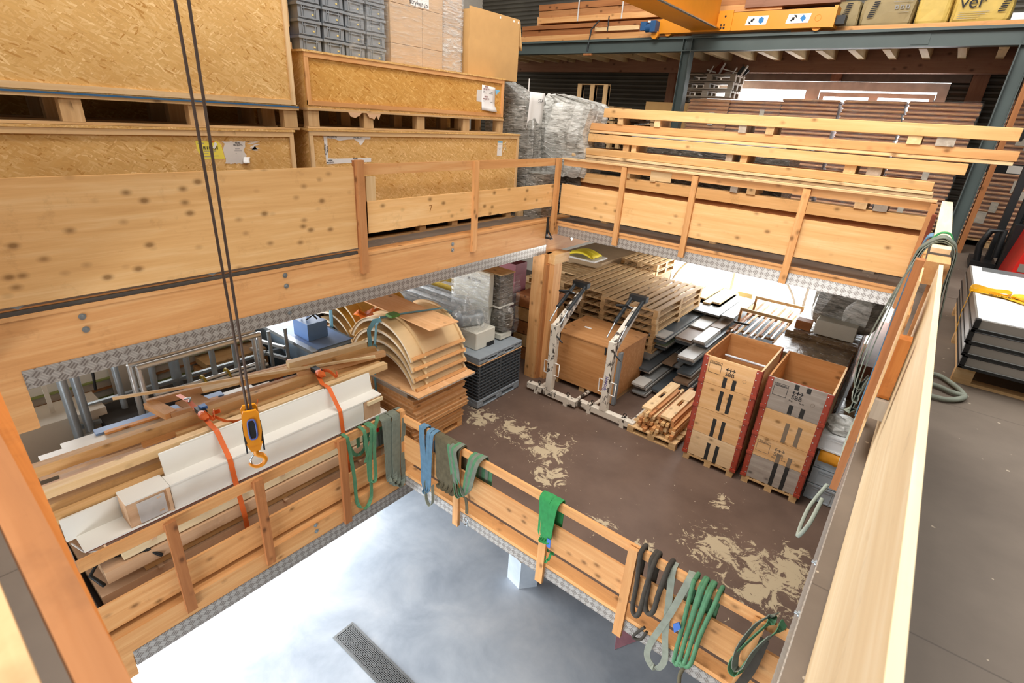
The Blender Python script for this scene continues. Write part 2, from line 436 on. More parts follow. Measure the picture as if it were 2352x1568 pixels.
# ------------------------------------------------------------------ shell materials
floor_paint('floor_upper', '#7d7165', '#665b51', '#a2937f', (), (('x', .73, 2.05), ('y', 3.35, 2.5)), rough=.5)
floor_paint('floor_middle', '#6e5a4e', '#5a483e', '#b7a78a',
            ((-.30, 5.62, 1.05), (-.85, 5.78, .75), (-.05, 6.05, .8), (-1.1, 6.7, .3), (-3.7, 6.05, .75), (-5.1, 6.0, .55), (-4.45, 6.1, .6), (-3.3, 5.5, .5), (-2.2, 5.1, .35), (-1.6, 5.1, .35)), rough=.5, chipscale=1.9)
def concrete():
    m, b, t = newmat('concrete'); P(b, rough=.5)
    v = t.coords(False)
    n = t.noise(v, .9, 7, .62, .3); n2 = t.noise(v, 6, 5, .6)
    c = t.ramp(n, [(.3, C3('#9aa6b5')), (.5, C3('#b9c4d0')), (.7, C3('#d3dae2'))])
    c = t.mix(t.math('MULTIPLY', n2, .35), c, C4('#a9b2bb')); t.link(c, b.inputs['Base Color'])
concrete()
def sheetmetal():
    m, b, t = newmat('corrugated'); P(b, rough=.5, metal=.2)
    v = t.coords(False); sp = t.new('ShaderNodeSeparateXYZ'); t.link(v, sp.inputs[0])
    n = t.noise(v, 1.2, 3)
    t.link(t.ramp(n, [(.3, C3('#4b4740')), (.7, C3('#5d594f'))]), b.inputs['Base Color'])
sheetmetal()
plain('brickwall', '#6d6660', .85, var=.2, nscale=5)
plain('steel_green', '#4d5856', .5, var=.08, nscale=2)
plain('dark_edge', '#4a453f', .8, var=.2)
plain('dark_steel', '#35383a', .5, metal=.5)
plain('zinc', '#a9b0b3', .35, metal=.8)
plain('window_white', '#e9e9e6', .4)
plain('black', '#141414', .5)
plain('black_plastic', '#1d1e1f', .45)
plain('wall_panel', '#cfc8bb', .7, var=.05)
tread('tread_x', 'x'); tread('tread_y', 'y'); tread('tread_z', 'z')
m_, b_, t_ = newmat('glass'); P(b_, rough=.02, alpha=.12); b_.inputs['Base Color'].default_value = (.9, .95, 1, 1)
m_, b_, t_ = newmat('daylight'); b_.inputs['Base Color'].default_value = (1, 1, 1, 1); b_.inputs['Emission Color'].default_value = (.96, .98, 1, 1); b_.inputs['Emission Strength'].default_value = 3.6

# ------------------------------------------------------------------ floors
ZU = 3.2
struct('floor_ground', B(-13, 4, -6, 15, -3.35, -3.2), 'concrete')
struct('floor_middle', MB().box(-13, -4.97, -3, 15, -.2, 0).box(-4.97, 4, 4.07, 15, -.2, 0).box(.3, 4, -3, 4.07, -.2, 0), 'floor_middle')
struct('floor_upper', MB().box(-13, -5.44, -2, 15, 3.1, ZU).box(-5.44, 5, 8.22, 15, 3.1, ZU).box(.069, 5, -2, 8.22, 3.1, ZU).prism([(-5.44, -2), (.069, -2), (.069, .02), (-1.2, .11), (-2.3, .18), (-5.44, .20)], 'z', 3.1, ZU), 'floor_upper')
struct('trim_1', B(-5.455, -5.425, -1, 3.83, 3.225, 3.262), 'dark_edge')
# ------------------------------------------------------------------ ground floor: drain, column foot
gr = thing('drain_grate', (-4.2, 3.3, -3.2), 'long perforated steel drain grate let into the pale concrete floor', 'grate')
mb = MB().box(-5.66, -1.5, 3.06, 3.095, -3.2, -3.185).box(-5.66, -1.5, 3.415, 3.45, -3.2, -3.185).box(-5.66, -5.62, 3.095, 3.415, -3.2, -3.185)
mb.build('frame', 'zinc', gr)
B(-5.62, -1.5, 3.095, 3.415, -3.2, -3.196).build('channel', 'black', gr)
mb = MB()
for k in range(12): mb.box(-5.62, -1.5, 3.095 + .0267 * k + .006, 3.095 + .0267 * k + .016, -3.194, -3.186)
k = -5.60
while k < -1.5: mb.box(k, k + .011, 3.095, 3.415, -3.193, -3.187); k += .0285
mb.build('mesh_bars', 'zinc', gr)
cf = thing('column_foot', (-4.05, 6.2, -3.2), 'concrete block carrying the timber post under the middle floor', 'plinth')
MB().prism([(-4.28, 5.97), (-3.94, 5.90), (-3.72, 6.18), (-4.06, 6.28)], 'z', -3.2, -2.55).build('block', 'concrete', cf)
struct('column', MB().box(-4.12, -3.86, 6.06, 6.22, -2.55, -.2).box(-3.86, -3.8, 6.1, 6.18, -2.55, -.2), 'beam')
tri = MB().prism([(-1.98, 6.02), (-1.72, 6.5), (-2.2, 6.55)], 'z', -3.2, -3.197)
tag(tri.build('floor_marking', plain('pink', '#c9929f', .7)), 'pink triangle painted on the pale concrete floor', 'floor marking')
# walls of the hall
def corr(name, x0, x1, y, z0, z1, mat='corrugated', holes=()):
    mb = MB(); zz = z0
    while zz < z1 - .01:
        z2 = min(zz + .11, z1)
        segs = [(x0, x1)]
        for (hx0, hx1, hz0, hz1) in holes:
            if z2 > hz0 and zz < hz1:
                ns = []
                for a, c in segs:
                    if a < hx0: ns.append((a, min(c, hx0)))
                    if c > hx1: ns.append((max(a, hx1), c))
                segs = ns
        for a, c in segs:
            mb.prism([(y, zz), (y - .012, zz + .02), (y - .03, zz + .035), (y - .03, zz + .075), (y - .012, zz + .09), (y, z2), (y + .03, z2), (y + .03, zz)] if z2 - zz > .1 else [(y, zz), (y, z2), (y + .03, z2), (y + .03, zz)], 'x', a, c)
        zz += .11
    return struct(name, mb, mat)
corr('wall_back', -13, 5, 14.4, 3.2, 9.2, holes=((-5.4, -.42, 3.3, 6.05),))
struct('wall_back_middle', MB().box(-13, -5.4, 14.4, 14.5, 0, 3.1).box(.1, 5, 14.4, 14.5, 0, 3.1).box(-5.4, .1, 14.4, 14.5, 0, .35).box(-5.4, .1, 14.4, 14.5, 2.95, 3.1), 'wall_panel')
struct('wall_back_ground', B(-13, 5, 14.4, 14.5, -3.2, -.2), 'brickwall')
struct('wall_left', MB().box(-13.1, -13, -6, 15, -.2, 9.2).box(-13.1, -13, 6, 15, -3.2, -.2), 'wall_panel')
struct('wall_right', B(5, 5.1, -6, 15, -3.2, 9.2), 'corrugated')
# window of the upper storey: frame, two casements, panes; bright yard behind
wn = MB(); Y = 14.38
def wrect(mb, x0, x1, z0, z1, t, d0, d1):
    mb.box(x0, x1, d0, d1, z0, z0 + t).box(x0, x1, d0, d1, z1 - t, z1).box(x0, x0 + t, d0, d1, z0 + t, z1 - t).box(x1 - t, x1, d0, d1, z0 + t, z1 - t)
wrect(wn, -5.4, -.42, 3.3, 6.05, .17, 14.34, 14.44); wn.box(-3.0, -2.72, 14.34, 14.44, 3.47, 5.88)
w1 = struct('window_1', wn, 'window_white')
wn = MB(); wrect(wn, -2.70, -1.66, 3.5, 5.84, .085, 14.32, 14.36); wrect(wn, -1.66, -.60, 3.5, 5.84, .085, 14.32, 14.36)
wn.build('casement', 'window_white', w1)
for z_ in (5.6,):
    for x_ in (-2.72, -.6): B(x_ - .012, x_ + .012, 14.305, 14.325, z_, z_ + .14).build('hinge', 'zinc', w1)
B(-5.23, -.6, 14.40, 14.405, 3.47, 5.88).build('glass_pane', 'glass', w1)
w2 = MB(); wrect(w2, -5.4, .1, .35, 2.95, .09, 14.36, 14.46)
for x_ in (-3.6, -1.8): w2.box(x_ - .03, x_ + .03, 14.36, 14.46, .44, 2.86)
w2 = struct('window_2', w2, 'window_white'); B(-5.3, 0, 14.40, 14.405, .44, 2.86).build('glass_pane', 'glass', w2)
struct('sky_outside', MB().box(-9, 4, 17, 17.05, -3, 8), 'daylight')
# ------------------------------------------------------------------ the gallery edge: beams, tread plates, floor edge, bolts
def bolt(mb, p, ax, r=.028):
    p = Vector(p); a = Vector(ax); mb.cyl(p, p + a * .006, r, 12).cyl(p + a * .006, p + a * .018, r * .5, 6)
bl = struct('beam_upper_left', MB().box(-5.62, -5.42, -1.2, 14.3, 2.6, 3.225).box(-5.62, -5.42, -1.2, .515, 2.22, 2.6).box(-5.421, -5.412, -1.2, 8.1, 3.19, 3.226), 'spruce')
MB().box(-5.42, -5.414, .515, 7.98, 2.6, 2.762).box(-5.6, -5.414, .515, 7.98, 2.594, 2.6).build('tread_plate', 'tread_x', bl)
for y_, zs in ((2.85, (3.137, 3.013)), (5.5, (3.121, 3.03)), (1.0, (3.12, 3.0))):
    for z_ in zs:
        mb = MB(); bolt(mb, (-5.42, y_, z_), (1, 0, 0)); mb.build('bolt', 'zinc', bl)
for y_ in (2.85, 5.55):
    mb = MB(); bolt(mb, (-5.414, y_, 2.69), (1, 0, 0), .024); mb.build('bolt', 'zinc', bl)
mb = MB().cyl((-5.42, 8.86, 2.78), (-5.41, 8.86, 2.78), .05, 14); mb.build('bolt', 'zinc', bl)
bk = struct('beam_upper_back', MB().box(-5.42, 3, 8.2, 8.38, 2.945, 3.195).box(-5.42, 3, 8.19, 8.2, 3.165, 3.2), 'spruce')
MB().box(-5.33, .06, 8.192, 8.2, 2.945, 3.105).box(-5.33, .06, 8.192, 8.38, 2.939, 2.945).build('tread_plate', 'tread_y', bk)
br = struct('beam_upper_right', B(.072, .27, -1, 8.2, 2.6, 3.198), 'spruce_pale')
MB().box(.064, .0695, .15, 8.19, 2.6, 3.198).build('tread_plate', 'tread_x', br)
for y_ in (2.3, 1.95, 1.4): 
    mb = MB(); bolt(mb, (.064, y_, 3.15), (-1, 0, 0), .014); mb.build('bolt', 'zinc', br)
struct('beam_upper_near', MB().prism([(-5.44, .05), (.0, .0), (.0, .02), (-1.2, .11), (-2.3, .18), (-5.44, .20)], 'z', 2.75, 3.1), 'red_wood')
ml = struct('beam_middle_left', MB().box(-5.14, -4.95, -1, 4.4, -.3, .012).box(-5.14, -4.95, -1, .55, -.56, -.3).box(-5.10, -4.955, .55, 4.4, -.43, -.3), 'spruce')
MB().box(-4.95, -4.944, .556, 4.25, -.436, -.24).box(-5.1, -4.944, .556, 4.25, -.442, -.436).build('tread_plate', 'tread_x', ml)
for z_ in (-.02, -.12):
    mb = MB(); bolt(mb, (-4.95, 2.62, z_), (1, 0, 0)); mb.build('bolt', 'zinc', ml)
mbk = struct('beam_middle_back', B(-4.95, .3, 4.05, 4.22, -.165, .04), 'spruce')
MB().box(-4.9, .3, 4.044, 4.05, -.17, -.015).box(-4.9, .3, 4.044, 4.2, -.176, -.17).build('tread_plate', 'tread_y', mbk)
struct('beam_middle_right', B(.2, .4, -1, 4.05, -.3, -.002), 'spruce')
cl = struct('column_timber', B(-5.61, -5.35, 7.86, 8.14, 0, 2.6), 'spruce')
B(-5.35, -5.2, 8.0, 8.26, 0, 2.42).build('inner_post', 'spruce', cl)
B(-5.42, -5.31, 7.91, 8.0, 0, 2.4).build('filler_strip', 'spruce_orange', cl)
B(-5.62, -5.2, 7.99, 8.5, 2.42, 2.6).build('head_block', 'beam', cl)
br_ = thing('corner_bracket', (-5.40, 8.0, 2.9), 'dark steel angle bracket bolted where the two upper beams meet', 'bracket')
MB().box(-5.418, -5.40, 7.93, 7.985, 2.9, 3.28).box(-5.418, -5.28, 7.93, 7.985, 2.885, 2.91).bar((-5.40, 7.96, 3.05), (-5.30, 7.96, 2.92), .02, .02).build('angle', 'dark_steel', br_)
for x_ in (-5.36, -5.30):
    mb = MB(); bolt(mb, (x_, 7.93, 2.94), (0, -1, 0), .016); mb.build('bolt', 'zinc', br_)

# ------------------------------------------------------------------ guard rails
def rail_thing(name, loc, label): return thing(name, loc, label, 'guardrail')
g = rail_thing('guardrail', (-5.43, 2, ZU), 'tall solid board guardrail below the big strand-board crates')
B(-5.445, -5.415, -1, 3.83, 3.305, 4.272).build('panel', 'beam', g)
for y_ in (.62, 2.1): MB().prism([(y_ - .05, 3.305), (y_ + .05, 3.305), (y_, 3.275)], 'x', -5.44, -5.42).build('clip', 'zinc', g)
g = rail_thing('guardrail', (-5.42, 6, ZU), 'open board guardrail with a 7 marked on it, along the stacked strand-board crates')
B(-5.414, -5.365, 3.845, 3.945, 2.98, 4.345).build('post', 'spruce_orange', g)
B(-5.44, -5.415, 3.83, 3.90, 3.3, 4.34).build('post', 'spruce_dark', g)
B(-5.45, -5.42, 4.0, 4.14, 3.47, 4.15).build('upright', 'spruce_pale', g)
B(-5.414, -5.365, 5.885, 5.985, 2.95, 4.29).build('post', 'spruce', g)
B(-5.40, -5.325, 8.03, 8.115, 2.95, 4.30).build('post', 'spruce', g)
B(-5.44, -5.415, 3.9, 8.12, 4.17, 4.295).build('top_rail', 'spruce', g)
B(-5.44, -5.412, 4.0, 8.12, 3.465, 3.855).build('board', 'beam', g)
plain('pencil', '#a3703c', .8)
text('lettering', '7', .13, on_x(-5.411, 5.05, 3.68), 'pencil', g)
g = rail_thing('guardrail', (-2.7, 8.15, ZU), 'open board guardrail under the long stacked beams')
for x0, x1, zb in ((-4.15, -4.06, 2.98), (-2.955, -2.865, 3.02), (-1.42, -1.325, 2.95)): B(x0, x1, 8.115, 8.165, zb, 4.27).build('post', 'spruce', g)
B(-5.32, .03, 8.165, 8.19, 4.18, 4.285).build('top_rail', 'spruce', g)
B(-5.34, .03, 8.11, 8.26, 4.285, 4.31).build('cap_board', 'spruce_pale', g)
B(-5.32, .03, 8.165, 8.19, 3.345, 3.87).build('board', 'beam', g)
B(-3.65, -3.3, 8.158, 8.166, 4.12, 4.26).build('patch', 'spruce_pale', g)
g = rail_thing('guardrail', (.1, 6.2, ZU), 'wooden guardrail with a broad pale cap at the storage deck side, slings hung over it')
MB().box(.075, .178, 4.35, 8.24, 4.275, 4.305).build('cap_board', 'ply_pale', g)
B(.07, .19, 4.06, 4.34, 4.12, 4.262).build('end_block', 'spruce', g)
B(.12, .175, 4.1, 4.2, ZU, 4.12).build('post', 'spruce_orange', g)
B(.025, .065, 6.9, 7.0, 2.8, 4.26).build('post', 'red_wood', g)
B(-.02, .05, 8.05, 8.13, 2.95, 4.27).build('post', 'spruce_orange', g)
B(.075, .1, 4.3, 8.15, 3.45, 3.85).build('board', 'spruce', g)
MB().box(.015, .06, 3.74, 3.83, 2.68, 4.31).build('post', 'spruce_dark', g)
B(.062, .115, 3.0, 3.09, 3.73, 4.05).build('packer', 'rail_burnt', g)
B(.062, .12, 2.97, 3.05, 3.62, 3.725).build('block', 'pallet_grey', g)
B(.058, .066, 3.3, 3.7, 3.3, 4.28).build('packer', 'spruce_pale', g)
tag(B(.135, .156, .25, 4.0, 3.205, 4.262).build('barrier_panel', 'ply_pale'), 'pale plywood barrier panel standing on edge beside the opening', 'panel')
# near rail, at the photographer's elbow
g = rail_thing('guardrail', (-1.2, .05, ZU), 'worn orange-brown guardrail close to the photographer, out of focus')
MB().prism([(-5.3, .0), (-.25, .013), (-.25, .05), (-1.22, .062), (-5.3, .062)], 'z', 4.16, 4.30).build('top_rail', 'rail_tan', g)
MB().prism([(-5.3, .07), (-.72, .05), (-.72, .076), (-1.18, .092), (-2.2, .144), (-5.3, .16)], 'z', 3.62, 4.0).build('board', 'rail_burnt', g)
g = MB().box(-3.2, -.28, -.075, -.012, 4.28, 4.345)
tag(g.build('loose_plank', 'spruce_pale'), 'pale plank lying along the near rail at the edge of the view', 'plank')
MB  # middle storey rails
g = rail_thing('guardrail', (-5.0, 2.2, 0), 'low weathered guardrail in front of the strapped white panels')
for y0, zb in ((1.07, -.14), (1.95, -.16), (3.02, -.26)): B(-4.945, -4.90, y0, y0 + .1, zb, 1.07).build('post', 'spruce_dark', g)
B(-4.99, -4.90, 4.0, 4.09, -.2, 1.07).build('post', 'spruce', g)
B(-5.055, -5.02, .2, 4.05, .905, 1.03).build('top_rail', 'spruce', g)
B(-5.06, -5.03, .2, 4.05, .075, .40).build('board', 'spruce', g)
for y0 in (1.07, 1.95, 3.02):
    B(-5.02, -4.945, y0 + .01, y0 + .09, .93, 1.0).build('packer', 'spruce_dark', g)
g = rail_thing('guardrail', (-2.3, 4.05, 0), 'low guardrail hung with lifting slings along the brown floor')
for x0 in (-3.87, -2.455, -1.385): B(x0, x0 + .1, 4.0, 4.045, -.26, .99).build('post', 'spruce', g)
B(-.16, -.06, 4.0, 4.045, -.2, .98).build('post', 'spruce', g)
B(-4.93, .25, 4.05, 4.085, .89, 1.0).build('top_rail', 'spruce', g)
B(-4.93, .25, 4.05, 4.08, .275, .66).build('board', 'spruce', g)
# ------------------------------------------------------------------ strand-board crates on the gallery
osb('osb_x', 'x'); osb('osb_y', 'y'); osb('osb_z', 'z'); osb('osb_gold', 'x', '#b0742a', '#d09a4c', '#e4b871')
plain('paper', '#e8e6e2', .8, var=.03); plain('paper_grey', '#d9d3cb', .8, var=.05); plain('yellow_label', '#eedd57', .7, var=.03)
plain('ink', '#26262a', .8); plain('ink_grey', '#8f8d8b', .8); plain('red_ink', '#8d4a50', .8); plain('blue_label', '#79b8d8', .7); plain('orange_red', '#d2632c', .7)
plain('cable_tie', '#d5d2cc', .5); plain('blue_band', '#2f5f86', .5)
def osb_crate(label, xf, dep, y0, y1, zp, zb, zt, blocks, front='osb_x', lid=True, y_side=True, bw=.09, rim='spruce_pale', deck='pallet', band=False, group=None):
    t = thing('strand_board_crate', (xf - dep / 2, (y0 + y1) / 2, zp), label, 'crate')
    for yb in blocks:
        for x in (xf - .1, xf - dep / 2 - .05, xf - dep): B(x, x + .1, yb, yb + bw * 1.6, zp + .02, zb - .055).build('block', deck, t)
    for x in (xf - .1, xf - dep / 2 - .05, xf - dep): B(x, x + .1, y0 - .01, y1 + .03, zp, zp + .022).build('bottom_board', deck, t)
    B(xf - dep, xf + .02, y0 - .01, y1 + .03, zb - .055, zb - .03).build('deck', deck, t)
    B(xf - dep, xf + .012, y0, y1 + .02, zb - .03, zb).build('base_sheet', front if front == 'osb_x' else 'osb_x', t)
    B(xf - .015, xf, y0, y1, zb, zt).build('front_panel', front, t)
    B(xf - dep, xf - .015, y0, y0 + .015, zb, zt).build('end_panel', 'osb_y', t)
    B(xf - dep, xf - .015, y1 - .015, y1, zb, zt).build('end_panel', 'osb_y', t)
    B(xf - dep, xf - dep + .015, y0 + .015, y1 - .015, zb, zt).build('back_panel', 'osb_x', t)
    for y in (y0, y1 - .05): B(xf, xf + .022, y, y + .05, zb, zt - .05).build('corner_batten', rim, t)
    B(xf, xf + .022, y0, y1, zt - .052, zt).build('top_batten', rim, t)
    B(xf, xf + .02, y0, y1, zb, zb + .05).build('bottom_batten', rim, t)
    if lid: B(xf - dep - .01, xf + .03, y0 - .02, y1 + .02, zt, zt + .022).build('lid', 'osb_z', t)
    if band: B(xf + .02, xf + .026, y0 - .01, y1 + .03, zb - .028, zb - .012).build('strap', 'blue_band', t)
    return t
cA = osb_crate('long strand-board crate with yellow and torn white labels, lower one of the pile', -6.03, 1.1, -1.2, 3.46, 3.2, 3.36, 4.6, (-.5, .7, 2.0, 3.2))
cA2 = osb_crate('tall strand-board crate with a blue strap, on top of the labelled long crate', -6.03, 1.1, -1.2, 3.53, 4.625, 4.89, 6.7, (-.3, 1.36, 2.38, 3.38), band=True, bw=.1)
cB = osb_crate('strand-board crate with a printed tape frame torn on it, at the bottom of its pile', -6.03, 1.1, 3.66, 7.72, 3.2, 3.36, 4.62, (4.03, 5.4, 6.1, 7.5), bw=.08)
cB2 = osb_crate('golden strand-board crate with white papers tacked near its end, carrying grey bins and cartons', -6.03, 1.1, 3.68, 7.24, 4.645, 4.90, 5.45, (3.68, 4.47, 5.37, 6.31, 7.13), 'osb_gold', rim='spruce')
for (yy, nm) in ((7.88, 'spruce_pale'), (8.2, 'pallet')):
    tag(B(-6.12, -6.02, yy, yy + .12, ZU, ZU + .12).build('bearer_block', nm), 'short timber bearer on the gallery floor, ' + ('beside the crate end' if yy < 8 else 'nearer the corner post'), 'block')
# labels (parts of their crates)
def decal(parent, name, pts, mat, th=.0012):  # polygon in y,z on the crate face
    x = -6.03; return MB().prism(pts, 'x', x + .0005, x + .0005 + th).build(name, mat, parent)
lb = decal(cA, 'yellow_label', [(2.392, 4.50), (2.60, 4.50), (2.64, 4.46), (2.66, 4.32), (2.44, 4.322), (2.395, 4.41)], 'yellow_label')
mb = MB(); yy = 2.44; rr = random.Random(3)
while yy < 2.60:
    wv = rr.choice((.003, .005, .008)); mb.box(-6.0284, -6.028, yy, yy + wv, 4.415, 4.445); yy += wv + rr.choice((.004, .006))
mb.build('barcode', 'ink', lb)
mb = MB()
for z_, a, c in ((4.475, 2.41, 2.47), (4.40, 2.46, 2.58), (4.375, 2.43, 2.5), (4.345, 2.45, 2.52), (4.352, 2.53, 2.6)): mb.box(-6.0284, -6.028, a, c, z_ - .003, z_ + .003)
mb.build('print', 'ink_grey', lb)
MB().prism([(2.50, 4.497), (2.585, 4.497), (2.56, 4.48)], 'x', -6.0284, -6.028).build('flag_mark', 'orange_red', lb)
MB().prism([(2.58, 4.49), (2.60, 4.47), (2.565, 4.42), (2.55, 4.43)], 'x', -6.027, -6.02).build('paper_scrap', 'paper', lb)
rr = random.Random(5)
def torn(y0, y1, z0, z1, n=16, j=.03):
    top = [(y0 + (y1 - y0) * k / n, z1 - rr.uniform(0, .008)) for k in range(n + 1)]
    right = [(y1 - rr.uniform(0, j), z1 - (z1 - z0) * k / 8) for k in range(1, 8)]
    bot = [(y1 - (y1 - y0) * k / n, z0 + rr.uniform(0, .012)) for k in range(n + 1)]
    left = [(y0 + rr.uniform(0, j * 1.6), z0 + (z1 - z0) * k / 8) for k in range(1, 8)]
    return left[::-1][::-1] + top + right + bot if False else top + right + bot + left
lb = decal(cA, 'torn_paper', torn(2.65, 2.90, 4.262, 4.50), 'paper_grey')
decal(lb if False else cA, 'paper_rest', torn(2.90, 3.06, 4.40, 4.50, 8, .08), 'paper_grey')
text('print', 'MEIBE\nPROJECTS', .022, on_x(-6.0275, 2.815, 4.468), 'ink', lb)
mb = MB()
for z_, a, c in ((4.42, 2.78, 2.83), (4.40, 2.77, 2.85), (4.375, 2.78, 2.79)): mb.box(-6.0284, -6.028, a, c, z_ - .0025, z_ + .0025)
mb.build('lines', 'ink_grey', lb)
MB().sheet([[(-6.027 + .04 * i * i / 9, 2.86 + .07 * j / 3 - .01 * i, 4.335 - .02 * i) for j in range(4)] for i in range(4)], .001).build('curled_corner', 'paper', lb)
tp = decal(cB, 'tape_frame', [(3.86, 4.59), (4.555, 4.585), (4.555, 4.53), (4.47, 4.53), (4.42, 4.47), (4.39, 4.455), (4.37, 4.49), (4.3, 4.53), (4.2, 4.525), (4.08, 4.51), (4.0, 4.535), (3.91, 4.54), (3.905, 4.305), (4.0, 4.3), (4.55, 4.3), (4.55, 4.25), (3.875, 4.235)], 'paper')
for (y_, z_, a, s) in ((3.98, 4.567, 0, .03), (4.36, 4.563, 0, .03), (4.30, 4.278, 0, .03), (3.885, 4.41, -PI / 2, .03), (3.93, 4.265, 0, .025)):
    text('print', 'MEIBE\nPROJECTS', s, on_x(-6.0275, y_, z_, a), 'ink', tp)
lb = decal(cB, 'address_label', [(7.16, 4.53), (7.29, 4.525), (7.285, 4.29), (7.155, 4.29)], 'paper')
MB().prism([(7.162, 4.528), (7.288, 4.523), (7.288, 4.495), (7.162, 4.5)], 'x', -6.0286, -6.028).build('header', 'blue_label', lb)
mb = MB()
for z_, a, c in ((4.475, 7.18, 7.27), (4.41, 7.185, 7.25), (4.39, 7.2, 7.24), (4.30, 7.17, 7.19)): mb.box(-6.0286, -6.028, a, c, z_ - .003, z_ + .003)
mb.build('print', 'ink_grey', lb)
for k in range(7):
    a = rr.uniform(0, 3.1); y_, z_ = 7.36 + rr.uniform(-.03, .03), 4.44 + rr.uniform(-.06, .06); d = .05
    mb = MB().bar((-6.028, y_ - d * math.cos(a), z_ - d * math.sin(a)), (-6.028, y_ + d * math.cos(a), z_ + d * math.sin(a)), .002, .006, (1, 0, 0))
    mb.build('paper_shred', 'paper' if k % 3 else 'yellow_label', cB)
lb = decal(cB2, 'back_paper', [(6.6, 5.27), (6.75, 5.27), (6.75, 5.1), (6.6, 5.105)], 'paper_grey')
lb = MB().sheet([[(-6.027 + (.035 * max(0, i - 5) ** 2 / 9 if j > 1 else .012 * max(0, i - 5) / 3), 6.715 + .32 * j / 4 + (.03 if i > 6 and j == 4 else 0), 5.348 - .36 * i / 8 - .02 * j / 4) for j in range(5)] for i in range(9)], .001).build('notice_sheet', 'paper', cB2)
for z_, c_ in ((5.305, 'red_ink'), (5.165, 'red_ink')): text('print', 'MEIBE\nPROJECTS', .032, on_x(-6.0255, 6.82, z_), c_, lb)
mb = MB()
for z_, a, c in ((5.26, 6.75, 6.78), (5.25, 6.93, 6.98), (5.235, 6.75, 6.84), (5.23, 6.89, 6.98), (5.12, 6.74, 6.79), (5.11, 6.93, 6.98), (5.095, 6.74, 6.84), (5.09, 6.9, 6.98), (5.07, 6.74, 6.77)): mb.box(-6.0262, -6.0255, a, c, z_ - .004, z_ + .004)
mb.build('lines', 'ink_grey', lb)
lb = decal(cB2, 'blue_sticker', [(7.04, 5.30), (7.16, 5.295), (7.06, 5.22)], 'blue_label')
for y0, y1 in ((4.22, 4.42), (4.5, 4.72)):  # torn cardboard hanging under the deck
    pts = [(y0, 4.845)] + [(y0 + (y1 - y0) * k / 6, 4.80 + rr.uniform(-.03, .02)) for k in range(1, 6)] + [(y1, 4.845)]
    MB().prism(pts, 'x', -6.01, -6.004).build('torn_cardboard', 'mdf', cB2)

for k, (y0, y1, z1) in enumerate(((-1.3, 1.1, 6.6), (1.15, 3.55, 6.7), (3.6, 5.6, 6.0), (5.65, 7.7, 5.6))):  # unseen crates added to block light behind the pallet gaps
    tag(B(-8.6, -7.3, y0, y1, ZU, z1).build('blocker_crate', 'osb_gold'), 'added unseen crate blocking light behind the front crates, ' + ['nearest the photographer', 'second along', 'third along', 'last along'][k], 'crate', 'added blocking crates')
# ------------------------------------------------------------------ grey bins, cartons and small goods on the golden crate
plain('bin_grey', '#80868b', .45, var=.05); plain('bin_light', '#a9b2b8', .45, var=.05); plain('brass', '#cdbb7a', .4)
plain('carton', '#c0a382', .8, var=.04); plain('carton_open', '#c29a63', .8, var=.04); plain('carton_dark', '#a78c6b', .8, var=.05)
film('film_clear', .13); film('film_heavy', .5, '#eef0ee', (2.5, 2.5, 14))
def euro_bin(name, label, x1, y0, z0, dx, dy, dz, mat, group, x_front=True):
    t = thing(name, (x1 - dx / 2, y0 + dy / 2, z0), label, 'storage bin', group)
    i = .014
    mb = MB().box(x1 - dx + i, x1 - i, y0 + i, y0 + dy - i, z0, z0 + dz - .03)
    mb.build('body', mat, t)
    mb = MB().box(x1 - dx, x1, y0, y0 + dy, z0 + dz - .032, z0 + dz - .004)
    for y in (y0 + .055, y0 + dy * .28, y0 + dy * .72, y0 + dy - .065): mb.box(x1 - i, x1 - .004, y, y + .009, z0 + .012, z0 + dz - .03)
    mb.box(x1 - i, x1 - .003, y0 + .02, y0 + dy - .02, z0 + .01, z0 + .02).box(x1 - i, x1 - .003, y0 + .06, y0 + dy - .06, z0 + dz - .06, z0 + dz - .05)
    mb.build('rim', mat, t)
    if x_front: B(x1 - i, x1 - .01, y0 + dy * .62, y0 + dy * .70, z0 + .045, z0 + .062).build('label_clip', 'brass', t)
    return t
bins = []
first = None
names_c = ['first column beside the tall crate', 'second column', 'third column', 'fourth column beside the cartons']
for c in range(4):
    for r in range(5):
        y0 = 3.80 + c * .325 + r * .003; z0 = 5.475 + r * .167
        lab = 'grey plastic storage bin, ' + ['bottom', 'second', 'third', 'fourth', 'top'][r] + ' of the ' + names_c[c]
        if first is None:
            first = euro_bin('storage_bin', lab, -6.27, y0, z0, .42, .305, .165, 'bin_grey', 'grey bins stacked on the golden crate'); fo = Vector(first.location)
        else: copy_tree(first, Vector((-6.27 - .21 - (.03 if c > 1 else 0), y0 + .1525, z0)) - fo, lab, 'grey bins stacked on the golden crate')
wf = MB().sheet([[(-6.255 + U(-.004, .004), 4.47 + (5.10 - 4.47) * j / 9, 5.48 + .84 * i / 12) for j in range(10)] for i in range(13)], .001)
tag(wf.build('stretch_film', 'film_clear'), 'clear stretch film over the grey bins nearest the cartons', 'film')
def carton(name, label, x0, x1, y0, y1, z0, z1, mat='carton', group=None, tape=True):
    t = thing(name, ((x0 + x1) / 2, (y0 + y1) / 2, z0), label, 'cardboard box', group)
    B(x0, x1, y0, y1, z0, z1).build('body', mat, t, .004)
    if tape: B(x0 - .001, x1 + .001, (y0 + y1) / 2 - .025, (y0 + y1) / 2 + .025, z1, z1 + .002).build('tape', 'cable_tie', t)
    return t
k = 0
